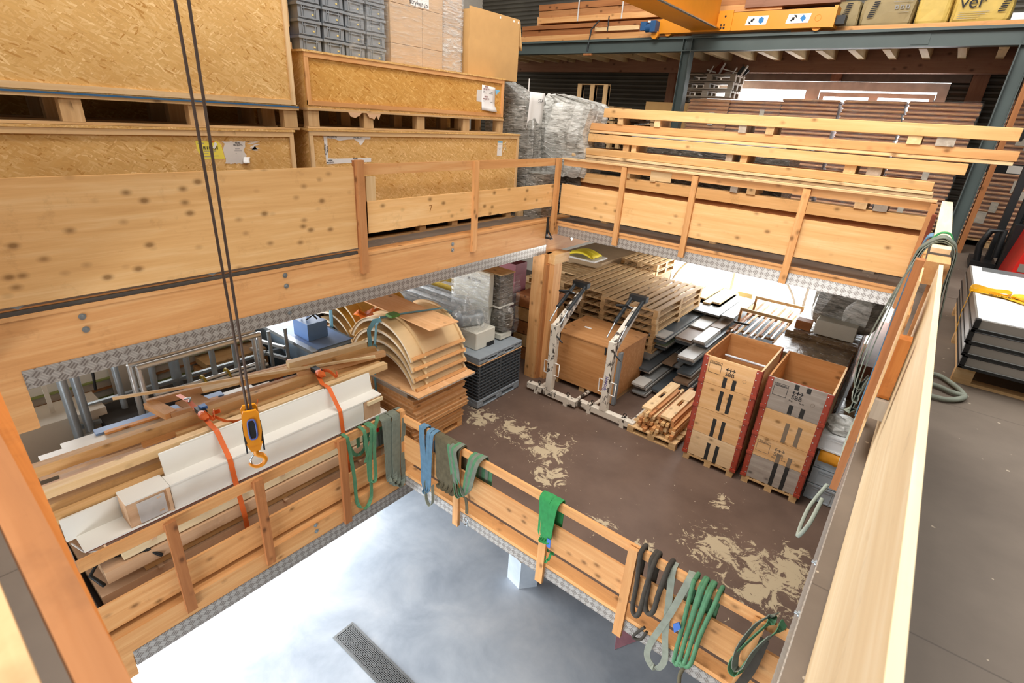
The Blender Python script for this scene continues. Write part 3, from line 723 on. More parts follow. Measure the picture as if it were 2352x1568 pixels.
for y0, y1 in ((5.16, 5.73), (5.735, 6.12)):
    for z0, z1 in ((5.475, 5.73), (5.733, 6.2), (6.203, 6.75)):
        t = carton('carton', 'cling-wrapped carton, ' + ['bottom', 'middle', 'top'][k % 3] + (' of the pile next to the grey bins' if k < 3 else ' of the inner carton pile'), -6.95, -6.3, y0, y1, z0, z1, 'carton', 'wrapped cartons')
        if k == 2:
            lb = B(-6.3, -6.297, 5.52, 5.85, 6.22, 6.42).build('label_sheet', 'paper', t)
            text('handwriting', 'stryker', .085, on_x(-6.2965, 5.62, 6.262, -.02), 'ink', lb); text('handwriting', 'sb', .085, on_x(-6.2965, 5.79, 6.255), 'ink', lb)
        k += 1
for k, (z0, z1) in enumerate(((5.475, 5.78), (5.783, 6.09), (6.093, 6.75))):
    carton('carton', 'narrow wrapped carton, ' + ['lowest', 'middle', 'uppermost'][k] + ' of the recessed pile', -6.95, -6.33, 6.13, 6.55, z0, z1, 'carton', 'recessed cartons')
tag(MB().sheet([[(-6.292 + U(-.004, .004), 5.15 + .98 * j / 12, 5.478 + 1.2 * i / 14) for j in range(13)] for i in range(15)], .001).build('stretch_film', 'film_clear'), 'clear stretch film around the wide cartons', 'film')
tag(MB().sheet([[(-6.322 + U(-.005, .005), 6.14 + .43 * j / 6, 5.478 + 1.2 * i / 14) for j in range(7)] for i in range(15)], .001).build('stretch_film', 'film_heavy'), 'glossy film around the narrow recessed cartons', 'film')
t = thing('open_carton', (-6.5, 7.2, 5.475), 'big plain brown carton with raised flaps at the end of the golden crate', 'cardboard box')
B(-6.9, -6.25, 6.62, 7.86, 5.475, 5.98).build('body', 'carton_open', t)
MB().box(-6.256, -6.25, 6.63, 7.85, 5.98, 6.40).box(-6.9, -6.25, 6.62, 6.626, 5.98, 6.36).box(-6.9, -6.894, 6.63, 7.85, 5.98, 6.38).build('flap', 'carton_open', t)
MB().sheet([[(-6.25 - .3 * j / 4, 7.86 + .02 * i, 6.38 - .42 * i / 5) for j in range(5)] for i in range(6)], .006).build('flap', 'carton_open', t)
for y_ in (7.33, 7.68, 7.8): B(-6.25, -6.247, y_, y_ + .03, 6.34, 6.37).build('sticker', 'paper', t)
t = thing('small_wooden_box', (-6.7, 3.7, 5.47), 'pale wooden box standing between the tall crate and the grey bins', 'box')
B(-6.95, -6.42, 3.60, 3.785, 5.72, 6.5).build('body', 'spruce_pale', t)
B(-6.95, -6.42, 3.59, 3.79, 5.475, 5.56).build('foot', 'spruce_pale', t)
plain('blue_can', '#5a7fd0', .4)
for k, y_ in enumerate((3.64, 3.75)):
    t = thing('canister', (-6.55, y_, 5.565), 'small blue canister with a black cap beside the grey bins, ' + ('outer one' if k == 0 else 'inner one half hidden'), 'canister', 'blue canisters')
    MB().lathe([(.01, 0), (.055, .01), (.062, .04), (.06, .075), (.04, .09)], (-6.5, y_, 5.565)).build('body', 'blue_can', t)
    MB().lathe([(.03, .088), (.04, .1), (.03, .13), (.005, .135)], (-6.5, y_, 5.565)).build('cap', 'black', t)

# ------------------------------------------------------------------ wrapped machines in the corner of the gallery
crinkle('wrap_silver', '#8a8880', '#d8d7d0'); crinkle('wrap_grey', '#55544e', '#a5a29a'); crinkle('wrap_dark', '#37332d', '#7c766c', .18)
def crumple(fn, n, m, amp, seed, th=.004):
    R = random.Random(seed); return MB().sheet([[tuple(a + R.uniform(-amp, amp) for a in fn(i / (n - 1), j / (m - 1))) for j in range(m)] for i in range(n)], th)
t = thing('wrapped_machine', (-6.4, 8.3, ZU), 'tall film-wrapped machine with a sloping top and a white handwritten sheet, beside the crates', 'wrapped machine')
vs = MB()
prof = [(3.2, -7.05, -6.05, 8.0, 8.75), (4.2, -7.05, -6.02, 8.0, 8.75), (4.75, -7.1, -6.05, 8.0, 8.7), (5.2, -7.15, -6.2, 8.05, 8.7), (5.5, -7.15, -6.75, 8.1, 8.6)]
R = random.Random(11); rows = []
for (z, x0, x1, y0, y1) in prof:
    ring = []
    for k in range(28):
        u = k / 28 * 4; s_ = int(u); f_ = u - s_
        p = [(x0 + (x1 - x0) * f_, y0), (x1, y0 + (y1 - y0) * f_), (x1 - (x1 - x0) * f_, y1), (x0, y1 - (y1 - y0) * f_)][s_]
        ring.append((p[0] + R.uniform(-.035, .035), p[1] + R.uniform(-.035, .035), z + R.uniform(-.03, .03)))
    rows.append(ring)
vs.add([p for r in rows for p in r], [(i * 28 + j, i * 28 + (j + 1) % 28, (i + 1) * 28 + (j + 1) % 28, (i + 1) * 28 + j) for i in range(len(rows) - 1) for j in range(28)] + [tuple(len(rows) * 28 - 28 + j for j in range(28))])
vs.build('wrapping', 'wrap_grey', t)
MB().sheet([[(-6.06 - .12 * (i / 8) ** 1.6 + .02 * math.sin(5 * j), 8.02 + .42 * j / 4, 5.34 - 1.25 * i / 8) for j in range(5)] for i in range(9)], .004).build('white_sheet', 'paper', t)
MB().tube([(-6.2, 8.15, 5.35), (-6.2, 8.15, 5.55)], .012).build('rod', 'cable_tie', t)
MB().cyl((-6.35, 8.62, 5.1), (-6.35, 8.62, 5.32), .07).build('knob', 'wrap_silver', t)
text('handwriting', 'STA', .09, on_x(-6.02, 8.3, 5.2), 'ink', t)
t = thing('wrapped_machine', (-5.8, 8.95, ZU), 'broad silver film-wrapped machine behind the corner post of the gallery rail', 'wrapped machine')
B(-6.3, -5.3, 8.72, 9.4, ZU, 3.95).build('base_body', 'wrap_dark', t)
vs = MB(); rows = []
prof = [(3.95, -6.3, -5.25, 8.66, 9.4), (4.3, -6.2, -5.15, 8.6, 9.4), (4.7, -6.3, -5.22, 8.55, 9.4), (5.1, -6.35, -5.2, 8.6, 9.4), (5.2, -6.3, -5.25, 8.7, 9.4), (5.34, -6.3, -6.0, 8.8, 9.3)]
for (z, x0, x1, y0, y1) in prof:
    ring = []
    for k in range(32):
        u = k / 32 * 4; s_ = int(u); f_ = u - s_
        p = [(x0 + (x1 - x0) * f_, y0), (x1, y0 + (y1 - y0) * f_), (x1 - (x1 - x0) * f_, y1), (x0, y1 - (y1 - y0) * f_)][s_]
        ring.append((p[0] + R.uniform(-.04, .04), p[1] + R.uniform(-.04, .04), z + R.uniform(-.03, .03)))
    rows.append(ring)
vs.add([p for r in rows for p in r], [(i * 32 + j, i * 32 + (j + 1) % 32, (i + 1) * 32 + (j + 1) % 32, (i + 1) * 32 + j) for i in range(len(rows) - 1) for j in range(32)] + [tuple(len(rows) * 32 - 32 + j for j in range(32))])
vs.build('wrapping', 'wrap_silver', t)
for k in range(4): MB().tube([(-6.28, 8.58, 4.62 - .05 * k), (-5.8, 8.52, 4.6 - .12 * k), (-5.2, 8.56, 4.85 - .22 * k)], .008, 5).build('film_cord', 'wrap_silver', t)
t = thing('machine_part', (-6.6, 8.4, ZU), 'grey boxed machine foot standing under the wrapped machine by the post', 'machine')
B(-6.02, -5.62, 8.02, 8.5, ZU, 4.0).build('body', 'wrap_grey', t)

# ------------------------------------------------------------------ stack of long beams behind the back rail
def long_beam(label, x0, x1, y, z0, z1, mat, d=.2, lines=()):
    t = tag(B(x0, x1, y, y + d, z0, z1).build('long_beam', mat, bevel=.004), label, 'beam', None)
    for zl in lines: B(x0 + .002, x1 - .002, y - .0015, y, zl - .003, zl + .003).build('glue_line', 'spruce_dark', t)
    return t
L = [('topmost pale beam of the stack', -4.95, .56, 8.72, 5.008, 5.155, 'beam', ()),
     ('second beam from the top, reaching furthest to the wrapped machines', -5.6, .62, 8.76, 4.79, 4.905, 'spruce', ()),
     ('thin board under the second beam', -5.28, .60, 8.77, 4.742, 4.788, 'spruce_pale', ()),
     ('scuffed square-sawn beam in the middle of the stack', -5.2, .2, 8.70, 4.592, 4.725, 'beam', ()),
     ('wide beam just above the rail cap', -5.42, -.06, 8.62, 4.375, 4.485, 'beam', ()),
     ('thin plank under the wide beam', -5.45, -.04, 8.60, 4.33, 4.37, 'spruce_pale', ()),
     ('flat laminated board just behind the rail cap', -5.40, -.03, 8.62, 4.285, 4.325, 'spruce_pale', ()),
     ('beam seen through the rail gap', -5.43, .0, 8.76, 3.87, 4.04, 'beam', ()),
     ('dark beam low behind the rail board', -5.3, -.02, 8.80, 3.58, 3.865, 'spruce_dark', ()),
     ('bottom beam resting on the floor blocks', -5.2, .05, 8.78, 3.33, 3.55, 'spruce', ())]
for lab, x0, x1, y, z0, z1, mt, ln in L:
    long_beam('long timber beam: ' + lab, x0, x1, y, z0, z1, mt, .2, ln)
    if z1 - z0 > .1 and z0 > 4:
        long_beam('rear timber beam behind the ' + lab.replace('just ', ''), x0 + .1, x1 - .15, y + .24, z0, z1, 'spruce', .2)
def spacer(x, y, z0, z1, wd, mat, lab):
    tag(B(x, x + wd, y, y + .45, z0, z1).build('spacer_block', mat), lab, 'wooden block', 'spacer blocks between the long beams')
sp = [(-4.67, 4.906, 5.007, .1), (-3.99, 4.906, 5.007, .1), (-2.62, 4.906, 5.007, .11), (-2.23, 4.906, 5.007, .11), (-.5, 4.906, 5.007, .15), (-.2, 4.906, 5.007, .19),
      (-4.5, 4.486, 4.591, .11), (-4.34, 4.486, 4.591, .09), (-2.72, 4.486, 4.591, .1), (-2.5, 4.486, 4.591, .1), (-1.1, 4.486, 4.591, .14), (-.83, 4.486, 4.591, .17),
      (-4.4, 4.041, 4.284, .1), (-3.9, 4.041, 4.284, .09), (-2.55, 4.041, 4.284, .11), (-2.3, 4.041, 4.284, .13), (-.85, 4.041, 4.284, .15), (-.62, 4.041, 4.284, .16),
      (-4.75, 3.2, 3.329, .12), (-2.7, 3.2, 3.329, .11), (-.5, 3.2, 3.329, .14)]
ordn = ['first', 'second', 'third', 'fourth', 'fifth', 'sixth']
tier = {5.007: 'under the topmost beam', 4.591: 'under the scuffed middle beam', 4.284: 'behind the rail cap', 3.329: 'on the gallery floor'}
cnt = {}
for k, (x, z0, z1, wd) in enumerate(sp):
    cnt[z1] = cnt.get(z1, -1) + 1
    spacer(x, 8.74, z0, z1, wd, ['pallet', 'spruce_pale', 'pallet_grey'][k % 3], 'wooden spacer block %s, %s counted from the crate side' % (tier[z1], ordn[cnt[z1]]))
tag(MB().tube([(-5.0, 9.0 + .05 * k, 4.96) for k in range(2)] , .01).build('stray_rod', 'zinc'), 'small grey rod lying on the second beam', 'rod')
# white profiled panels lying behind
plain('white_panel', '#d7d8d4', .5, var=.04)
for k in range(3):
    tag(B(-4.55 - .3 * k, -2.4 + .3 * k, 9.7, 10.5, 4.55 + .11 * k, 4.63 + .11 * k).build('profile_pack', 'white_panel'), 'pack of white profiled panels behind the long beams, ' + ['lowest', 'middle', 'uppermost'][k] + ' layer', 'panel pack', 'white panel packs')
tag(B(-5.0, -2.0, 9.7, 10.5, 3.2, 4.54).build('wrapped_pack', 'wrap_dark'), 'dark film-wrapped pack under the white panels behind the beams', 'wrapped pack')
tag(MB().lump((-4.55, 9.2, 4.98), (.25, .2, .06), seed=4).build('cloth_bundle', 'wrap_grey'), 'grey bundle lying at the end of the second beam', 'bundle')

# ------------------------------------------------------------------ steel frame, mezzanine, joists
def ibeam_x(mb, x0, x1, y, z0, z1, fw=.2, tf=.016, tw=.012):
    return mb.box(x0, x1, y - fw / 2, y + fw / 2, z0, z0 + tf).box(x0, x1, y - fw / 2, y + fw / 2, z1 - tf, z1).box(x0, x1, y - tw / 2, y + tw / 2, z0 + tf, z1 - tf)
def hcol(mb, x, y, z0, z1, b=.2, tf=.015, tw=.012):
    return mb.box(x - b / 2, x - b / 2 + tf, y - b / 2, y + b / 2, z0, z1).box(x + b / 2 - tf, x + b / 2, y - b / 2, y + b / 2, z0, z1).box(x - b / 2 + tf, x + b / 2 - tf, y - tw / 2, y + tw / 2, z0, z1)
s = struct('beam_crane_runway', ibeam_x(MB(), -11, 3.2, 12.1, 6.41, 6.66, .2), 'steel_green')
for x in (-5.02, .45):
    MB().box(x - .1, x - .088, 12.0, 12.2, 6.425, 6.645).box(x + .088, x + .1, 12.0, 12.2, 6.425, 6.645).build('stiffener', 'steel_green', s)
    for zz in (6.46, 6.6):
        for dx in (-.05, .05): MB().cyl((x + dx, 12.094, zz), (x + dx, 12.075, zz), .014, 8).build('bolt', 'steel_green', s)
MB().box(-1.1, -.85, 12.085, 12.094, 6.45, 6.62).build('splice_plate', 'steel_green', s)
struct('beam_crane_rail', B(-11, 3.2, 12.075, 12.125, 6.661, 6.70), 'steel_green')
struct('column_steel', hcol(MB(), -5.02, 12.1, ZU, 6.41), 'steel_green')
struct('column_steel', hcol(MB(), .42, 12.1, ZU, 6.41), 'steel_green')
ms = struct('ceiling_mezzanine', B(-11, 3.2, 12.24, 14.3, 6.64, 6.66), 'pallet_grey')
x = -10.6; j = 0
while x < .3:
    struct('beam_joist', B(x, x + .12, 12.0, 13.72, 6.415, 6.639) if False else B(x, x + .12, 12.21, 13.72, 6.40, 6.638), 'joist'); x += .535
struct('beam_wall_plate', B(-11, 1.5, 13.73, 13.9, 6.17, 6.639), 'glulam')
struct('beam_side', B(.62, .72, 11.2, 14.3, 6.17, 6.6), 'glulam')
for x in (-2.55, -.12, -6.3, .75):
    struct('column_stud', B(x, x + .26 if x > -1 else x + .2, 14.2, 14.33, ZU if x > -.5 or x < -6 else 6.06, 6.63), 'glulam')
struct('wall_back_band', MB().box(-5.4, -2.56, 14.3, 14.38, 6.06, 6.64).box(-2.34, -.13, 14.3, 14.38, 6.06, 6.64), 'brickwall')
tag(B(.55, .63, 12.02, 12.3, 3.2, 6.4).build('timber_post', 'spruce_dark'), 'brown timber batten fixed along the green steel column by the packs', 'batten')
# goods on the mezzanine
tag(B(-3.1, 3.1, 12.26, 12.30, 6.70, 6.79).build('toe_board', 'spruce'), 'brown toe board along the edge of the upper deck', 'board')
for k, (x0, x1, y, z0, z1, mt) in enumerate([(-9.75, -5.3, 12.35, 6.70, 6.86, 'spruce'), (-9.8, -4.4, 12.45, 6.87, 7.0, 'spruce_dark'), (-9.78, -4.6, 12.4, 7.01, 7.10, 'spruce_dark'), (-9.3, -3.4, 12.42, 7.15, 7.27, 'spruce'), (-9.3, -3.2, 12.46, 7.28, 7.42, 'spruce_orange'), (-9.3, -2.6, 12.44, 7.43, 7.56, 'spruce_dark'), (-4.1, -2.6, 12.36, 6.98, 7.13, 'spruce_dark'), (-4.1, -2.4, 12.36, 7.2, 7.5, 'glulam')]):
    tag(B(x0, x1, y, y + .5, z0, z1).build('timber_beam', mt), 'timber beam on the upper deck, ' + ['lowest pale one at the deck edge', 'second from below', 'third from below', 'fourth, above the gap', 'fifth, golden', 'topmost', 'short dark one behind the crane carriage', 'thick reddish one behind the crane girder'][k], 'beam', 'beams on the upper deck')
for k, (x, z) in enumerate(((-9.78, 6.70),)):
    tag(B(-9.72, -9.3, 12.95, 13.3, 6.7, 7.4).build('plywood_sheet', 'ply'), 'plywood sheet standing behind the beams on the upper deck', 'sheet')
tag(B(-7.5, -6.35, 12.3, 12.345, 6.90, 6.99).build('loose_board', 'spruce_pale'), 'short pale board clamped at the deck edge', 'board')
t = thing('bar_clamp', (-7.4, 12.2, 6.3), 'rusty bar clamp hanging over the edge of the upper deck', 'clamp')
MB().tube([(-7.48, 12.02, 6.39), (-7.42, 12.02, 6.9), (-7.40, 12.3, 7.12)], .018, 6).build('bar', 'dark_steel', t)
MB().box(-7.55, -7.33, 11.98, 12.04, 6.36, 6.40).box(-7.42, -7.15, 12.28, 12.32, 6.98, 7.02).build('jaw', 'spruce_dark', t)
MB().cyl((-7.15, 12.3, 6.88), (-7.15, 12.3, 7.2), .015).build('screw', 'dark_steel', t)
for k, x in enumerate((-8.1, -6.9)): tag(MB().box(x, x + .03, 12.405, 12.418, 7.15, 7.6).build('strap_band', 'cable_tie'), 'white strap around the deck beams, ' + ('one nearer the open carton' if k == 0 else 'one nearer the crane'), 'strap')
film('film_yellow', .55, '#d9c47c'); plain('insul', '#c9ab58', .6, var=.1); plain('insul_brown', '#94825a', .6, var=.08)
for k, (x0, x1, z1, mt) in enumerate(((-2.45, -2.05, 7.2, 'insul_brown'), (-2.03, -1.22, 7.22, 'insul_brown'), (-1.2, -.72, 7.25, 'insul'), (-.7, .08, 7.25, 'insul'))):
    t = thing('insulation_pack', ((x0 + x1) / 2, 12.6, 6.7), ['narrow wrapped insulation pack just behind the crane carriage end', 'brown wrapped insulation pack with a slanting striped mark', 'crumpled yellow wrapped insulation pack', 'yellow insulation pack printed ver'][k], 'insulation pack')
    MB().lump(((x0 + x1) / 2, 12.65, (6.79 + z1) / 2), ((x1 - x0) / 2 * 1.03, .24, (z1 - 6.79) / 2 + .03), 20, 10, .05, .35, seed=k + 20).build('body', mt, t)
    def stripe(xs, n=8):
        mb = MB()
        for q in range(n): mb.prism([(xs + .008 * q, 6.93 + .032 * q), (xs + .09 + .008 * q, 6.935 + .032 * q), (xs + .094 + .008 * q, 6.952 + .032 * q), (xs + .004 + .008 * q, 6.947 + .032 * q)], 'y', 12.375, 12.38)
        return mb
    if k in (0, 1): stripe(x0 + .12).build('printed_stripes', 'ink', t)
    if k == 1:
        mb = MB()
        for q in range(3): wrect(mb, x1 - .3 + .08 * q, x1 - .25 + .08 * q, 7.04, 7.10, .012, 12.375, 12.38)
        mb.box(x1 - .34, x1 - .05, 12.375, 12.38, 7.15, 7.155).box(x1 - .24, x1 - .08, 12.375, 12.38, 6.99, 6.995).build('printed_icons', 'ink_grey', t)
    if k == 3:
        text('lettering', 'ver', .26, on_y(x0 + .25, 12.372, 7.08), 'ink', t)
        mb = MB()
        for q in range(4): mb.box(x0 + .1, x0 + .5 - .05 * q, 12.375, 12.38, 6.94 - .03 * q, 6.946 - .03 * q)
        mb.build('printed_lines', 'ink_grey', t); stripe(x0 + .6, 12).build('printed_stripes', 'ink', t)
t = thing('metal_box', (.35, 12.5, 6.7), 'white metal bracket box on the upper deck beside the insulation packs', 'box')
MB().box(.1, .4, 12.35, 12.6, 6.79, 6.90).box(.36, .4, 12.35, 12.38, 6.9, 6.96).build('body', 'window_white', t)
B(.42, .8, 12.35, 12.6, 6.79, 6.9).build('black_part', 'black', t)
tag(MB().lump((.6, 12.7, 7.05), (.3, .2, .13), seed=9).build('dark_bundle', 'black'), 'dark bundle on the upper deck next to the column', 'bundle')

# ------------------------------------------------------------------ overhead travelling crane
plain('crane_yellow', '#dc8b12', .38, var=.03, spec=.5); plain('crane_blue', '#25507c', .4); plain('sign_white', '#e6e1d8', .6, var=.02); plain('sign_blue', '#1f78b8', .5)
cr = thing('overhead_crane', (-4.6, 8, 6.7), 'yellow overhead crane bridge running on the green steel beam', 'crane')
gz = 6.78
MB().box(-4.62, -4.46, -3, 12.0, gz + .02, gz + .75).build('girder', 'crane_yellow', cr)
MB().box(-4.98, -4.36, -3, 12.25, gz, gz + .02).build('bottom_flange', 'crane_yellow', cr)
MB().box(-4.40, -4.345, -3, 11.7, gz - .012, gz + .004).build('edge_strip', 'zinc', cr)
k = 3.0
mb = MB()
while k < 11.6: mb.cyl((-4.37, k, gz - .013), (-4.37, k, gz - .02), .01, 6); k += .6
mb.build('rivet', 'zinc', cr)
MB().prism([(-5.85, 6.75), (-2.38, 6.75), (-2.38, 7.06), (-5.45, 7.06), (-5.85, 6.98)], 'y', 11.98, 12.22).build('end_carriage', 'crane_yellow', cr)
MB().box(-2.385, -2.33, 11.94, 12.26, 6.74, 7.08).build('end_plate', 'crane_yellow', cr)
MB().box(-4.44, -4.16, 11.955, 11.978, 6.75, 7.1).build('joint_plate', 'crane_yellow', cr)
for dx, dz in ((-4.36, 6.80), (-4.30, 6.80), (-4.36, 6.85), (-4.30, 6.85), (-4.30, 7.0)): MB().cyl((dx, 11.955, dz), (dx, 11.94, dz), .018, 8).build('bolt', 'black', cr)
for x in (-2.62, -5.5): MB().cyl((x, 12.02, 6.785), (x, 12.18, 6.785), .085, 20).build('wheel', 'crane_yellow', cr)
MB().ring((-2.62, 11.978, 6.9), (0, 1, 0), .05, .004).build('cap', 'crane_yellow', cr)
B(-2.33, -2.18, 12.0, 12.2, 6.79, 6.93).build('buffer', 'black', cr)
for k, x0 in enumerate((-3.87, -3.13)):
    sg = MB().prism([(x0 - .03, 6.83), (x0 + .36, 6.83), (x0 + .39, 6.98), (x0, 6.98)], 'y', 11.972, 11.979).build('sign', 'sign_white', cr)
    c = x0 + .09; z = 6.905; f_ = 1 if k else -1
    def rot(px, pz, cx, cz, a): return (cx + px * math.cos(a) - pz * math.sin(a), cz + px * math.sin(a) + pz * math.cos(a))
    A_ = PI / 4 if k else PI * 5 / 4
    arrow = [(-.05, -.014), (-.005, -.014), (-.005, -.035), (.035, 0), (-.005, .035), (-.005, .014), (-.05, .014)]
    MB().prism([rot(a, b, c, z, A_) for a, b in arrow], 'y', 11.968, 11.972).build('arrow', 'ink', sg)
    MB().prism([rot(a, b, c, z, A_) for a, b in [(.045, -.04), (.075, 0), (.045, .04)]], 'y', 11.968, 11.972).build('arrow_head', 'ink', sg)
    n = 4 if k else 6; c2 = x0 + .26
    MB().prism([(c2 + .052 * math.cos(2 * PI * q / n + PI / 2), z + .058 * math.sin(2 * PI * q / n + PI / 2)) for q in range(n)], 'y', 11.968, 11.972).build('symbol', 'sign_blue', sg)
mo = MB().cyl((-5.95, 11.88, 6.85), (-5.80, 11.88, 6.85), .085, 16).build('drive_motor', 'crane_blue', cr)
MB().box(-6.06, -5.93, 11.8, 11.95, 6.80, 6.96).build('terminal_box', 'crane_blue', mo); MB().box(-5.82, -5.70, 11.78, 11.98, 6.76, 6.97).build('gearbox', 'crane_blue', mo)
B(-5.93, -5.80, 11.87, 11.95, 6.95, 6.985).build('rating_plate', 'sign_white', mo)
MB().cyl((-5.75, 11.9, 6.72), (-5.75, 11.98, 6.72), .08).build('wheel_guard', 'crane_yellow', cr)

# crane hook
hk = thing('crane_hook_block', (-3.325, 1.372, 2.43), 'yellow crane hook block hanging on two steel ropes', 'crane hook')
def hp(dx, dy, dz): return Vector((-3.325, 1.372, 2.905)) + Vector((dx, dy, dz))
ux = Vector((.38, .92, 0)).normalized(); uy = Vector((-.92, .38, 0)).normalized()   # block turned towards the opening
def H(a, b, c): return tuple(Vector((-3.325, 1.372, 2.905)) + ux * a + uy * b + Vector((0, 0, c)))
def slab(mb, prof, b0, b1):
    n = len(prof); vs = [H(a, b0, c) for a, c in prof] + [H(a, b1, c) for a, c in prof]
    return mb.add(vs, [list(range(n)), list(range(n, 2 * n))[::-1]] + [((k + 1) % n, k, n + k, n + (k + 1) % n) for k in range(n)])
pf = [(-.055, .0), (-.04, .03), (.04, .03), (.055, 0), (.058, -.14), (.04, -.25), (-.04, -.25), (-.058, -.14)]
slab(slab(MB(), pf, -.055, -.035), pf, .035, .055).build('side_shell', 'crane_yellow', hk)
slab(MB(), [(-.03, .0), (.03, .0), (.03, -.23), (-.03, -.23)], -.034, .034).build('sheave', 'black', hk)
mb = MB(); pts = []
for q in range(21):
    a = 2 * PI * q / 20; x_ = .026 * math.copysign(abs(math.cos(a)) ** .5, math.cos(a)); z_ = -.115 + .08 * math.copysign(abs(math.sin(a)) ** .6, math.sin(a)); pts.append(H(x_, -.062, z_))
mb.tube(pts, .006, 6, False).build('slot_edge', plain('slot_blue', '#4a5fa5', .5), hk)
slab(MB(), [(-.02, -.05), (.02, -.05), (.02, -.185), (-.02, -.185)], -.06, -.054).build('slot', 'black', hk)
slab(slab(MB(), [(-.062, -.1), (-.05, -.1), (-.05, -.33), (-.062, -.33)], -.02, .02), [(.05, -.1), (.062, -.1), (.062, -.33), (.05, -.33)], -.02, .02).build('cheek_bar', 'dark_steel', hk)
slab(MB(), [(-.052, -.25), (.052, -.25), (.03, -.315), (-.03, -.315)], -.035, .035).build('crosshead', 'crane_yellow', hk)
pts = [H(0, 0, -.31), H(0, 0, -.36)] + [H(-.0 + .052 * math.sin(t_), 0, -.42 + .052 * math.cos(t_)) for t_ in [q * PI / 9 for q in range(1, 14)]]
MB().tube(pts, .018, 8, True, [.02, .02] + [.021 - .0008 * q for q in range(13)]).build('hook', 'crane_yellow', hk)
MB().tube([H(-.012, 0, -.35), H(-.045, 0, -.40), H(-.04, 0, -.45)], .008, 6).build('latch', 'zinc', hk)
plain('rope', '#57483f', .6, metal=.2)
P1, P2 = ROPE_TOP
for k, (a, tp) in enumerate(((-.012, P1), (.012, P2))): MB().tube([H(a, 0, -.02), tp], .0085, 6).build('wire_rope', 'rope', hk)

# ------------------------------------------------------------------ shrink-wrapped packs before the upper window
plain('pack_brown', '#8a563b', .6, var=.1); plain('pack_edge', '#d09a6c', .5, var=.1); plain('tape_pale', '#c9bfae', .4)
def pack(label, x0, x1, y0, y1, z1, n=None, pal=True, mat='pack_brown'):
    t = thing('wrapped_pack', ((x0 + x1) / 2, (y0 + y1) / 2, ZU), label, 'wrapped pack', 'shrink-wrapped packs by the window')
    z0 = ZU + .14
    if pal:
        for x in (x0 + .02, (x0 + x1) / 2 - .05, x1 - .12): B(x, x + .1, y0 + .02, y1 - .02, ZU, z0 - .03).build('pallet_bearer', 'pallet', t)
        B(x0, x1, y0, y1, z0 - .03, z0).build('pallet_deck', 'pallet', t)
    h = .08; z = z0; mb = MB(); ed = MB()
    while z < z1 - .02:
        o = U(-.015, .015); zz = min(z + h, z1)
        mb.prism([(y0 + .05, z), (y0 + .05, zz), (y1, zz), (y1, z)], 'x', x0 + o, x1 + o)
        ed.prism([(y0 + .05, z + .012), (y0 + .012, z + .018), (y0, z + .035), (y0 + .012, z + .055), (y0 + .05, z + .06)], 'x', x0 + o - .01, x1 + o + .01); z = zz
    mb.build('layers', mat, t); ed.build('layer_edges', 'pack_edge', t)
    for k in range(4):
        a, c = U(x0 + .1, x1 - .3), U(z0 + .2, z1 - .25); B(a, a + U(.08, .16), y0 - .008, y0 - .006, c, c + U(.1, .3)).build('tape', 'tape_pale', t)
    MB().sheet([[(x0 - .03 + (x1 - x0 + .06) * j / 10, y0 - .02 + U(-.012, .012), z0 + .02 + (z1 - z0) * i / 12) for j in range(11)] for i in range(13)], .001).build('stretch_film', 'film_clear', t)
    return t
pack('wrapped brown pack under the old pallets with metal scrap', -5.28, -4.35, 13.35, 14.15, 5.58, mat='pack_edge')
pack('wrapped brown pack with many tape strips before the first window pane', -4.33, -3.24, 13.4, 14.15, 5.58)
pack('wrapped brown pack left of the bright slit, before the window post', -3.22, -2.13, 13.4, 14.15, 5.62)
pack('glossy wrapped brown pack between the two bright slits', -2.04, -.99, 13.4, 14.15, 5.65)
pack('wrapped brown pack beside the green steel column', -.93, .16, 13.4, 14.15, 5.67)
pack('tall wrapped brown pack beyond the column at the edge of the view', .58, 1.7, 13.6, 14.2, 5.75)
pack('low wrapped brown pack on a pallet beyond the column, black box on top', .56, 1.5, 13.1, 13.55, 4.5)
t = thing('black_machine_box', (.95, 13.3, 4.51), 'black box with a white plate on the low wrapped pack', 'box')
B(.56, 1.35, 13.12, 13.5, 4.51, 4.68).build('body', 'black', t); B(.85, 1.1, 13.115, 13.12, 4.53, 4.66).build('plate', 'sign_white', t)

# ------------------------------------------------------------------ pallets (general builder)
def pallet(label, x0, x1, y0, y1, z0, h=.144, nb=5, along='y', mat='pallet', group=None, gap=None, name='wooden_pallet', nblk=3):
    t = thing(name, ((x0 + x1) / 2, (y0 + y1) / 2, z0), label, 'pallet', group)
    a0, a1, c0, c1 = (x0, x1, y0, y1) if along == 'y' else (y0, y1, x0, x1)   # boards run along c, spread over a
    def bx(p0, p1, q0, q1, za, zb, n, mt):
        (B(p0, p1, q0, q1, za, zb) if along == 'y' else B(q0, q1, p0, p1, za, zb)).build(n, mt, t)
    wd = (a1 - a0) / nb * (.72 if gap is None else gap)
    for k in range(nb):
        p = a0 + (a1 - a0 - wd) * k / (nb - 1); bx(p, p + wd, c0, c1, z0 + h - .022, z0 + h, 'deck_board', mat)
    L_ = c1 - c0
    for k in range(nblk):
        q = c0 + (L_ - .12) * k / (nblk - 1)
        bx(a0, a1, q, q + .12, z0 + h - .044, z0 + h - .022, 'cross_board', mat)
        for p in (a0, (a0 + a1) / 2 - .05, a1 - .1): bx(p, p + .1, q, q + .12, z0 + .022, z0 + h - .044, 'block', mat)
    for p in (a0, (a0 + a1) / 2 - .05, a1 - .1): bx(p, p + .1, c0, c1, z0, z0 + .022, 'bottom_board', mat)
    return t
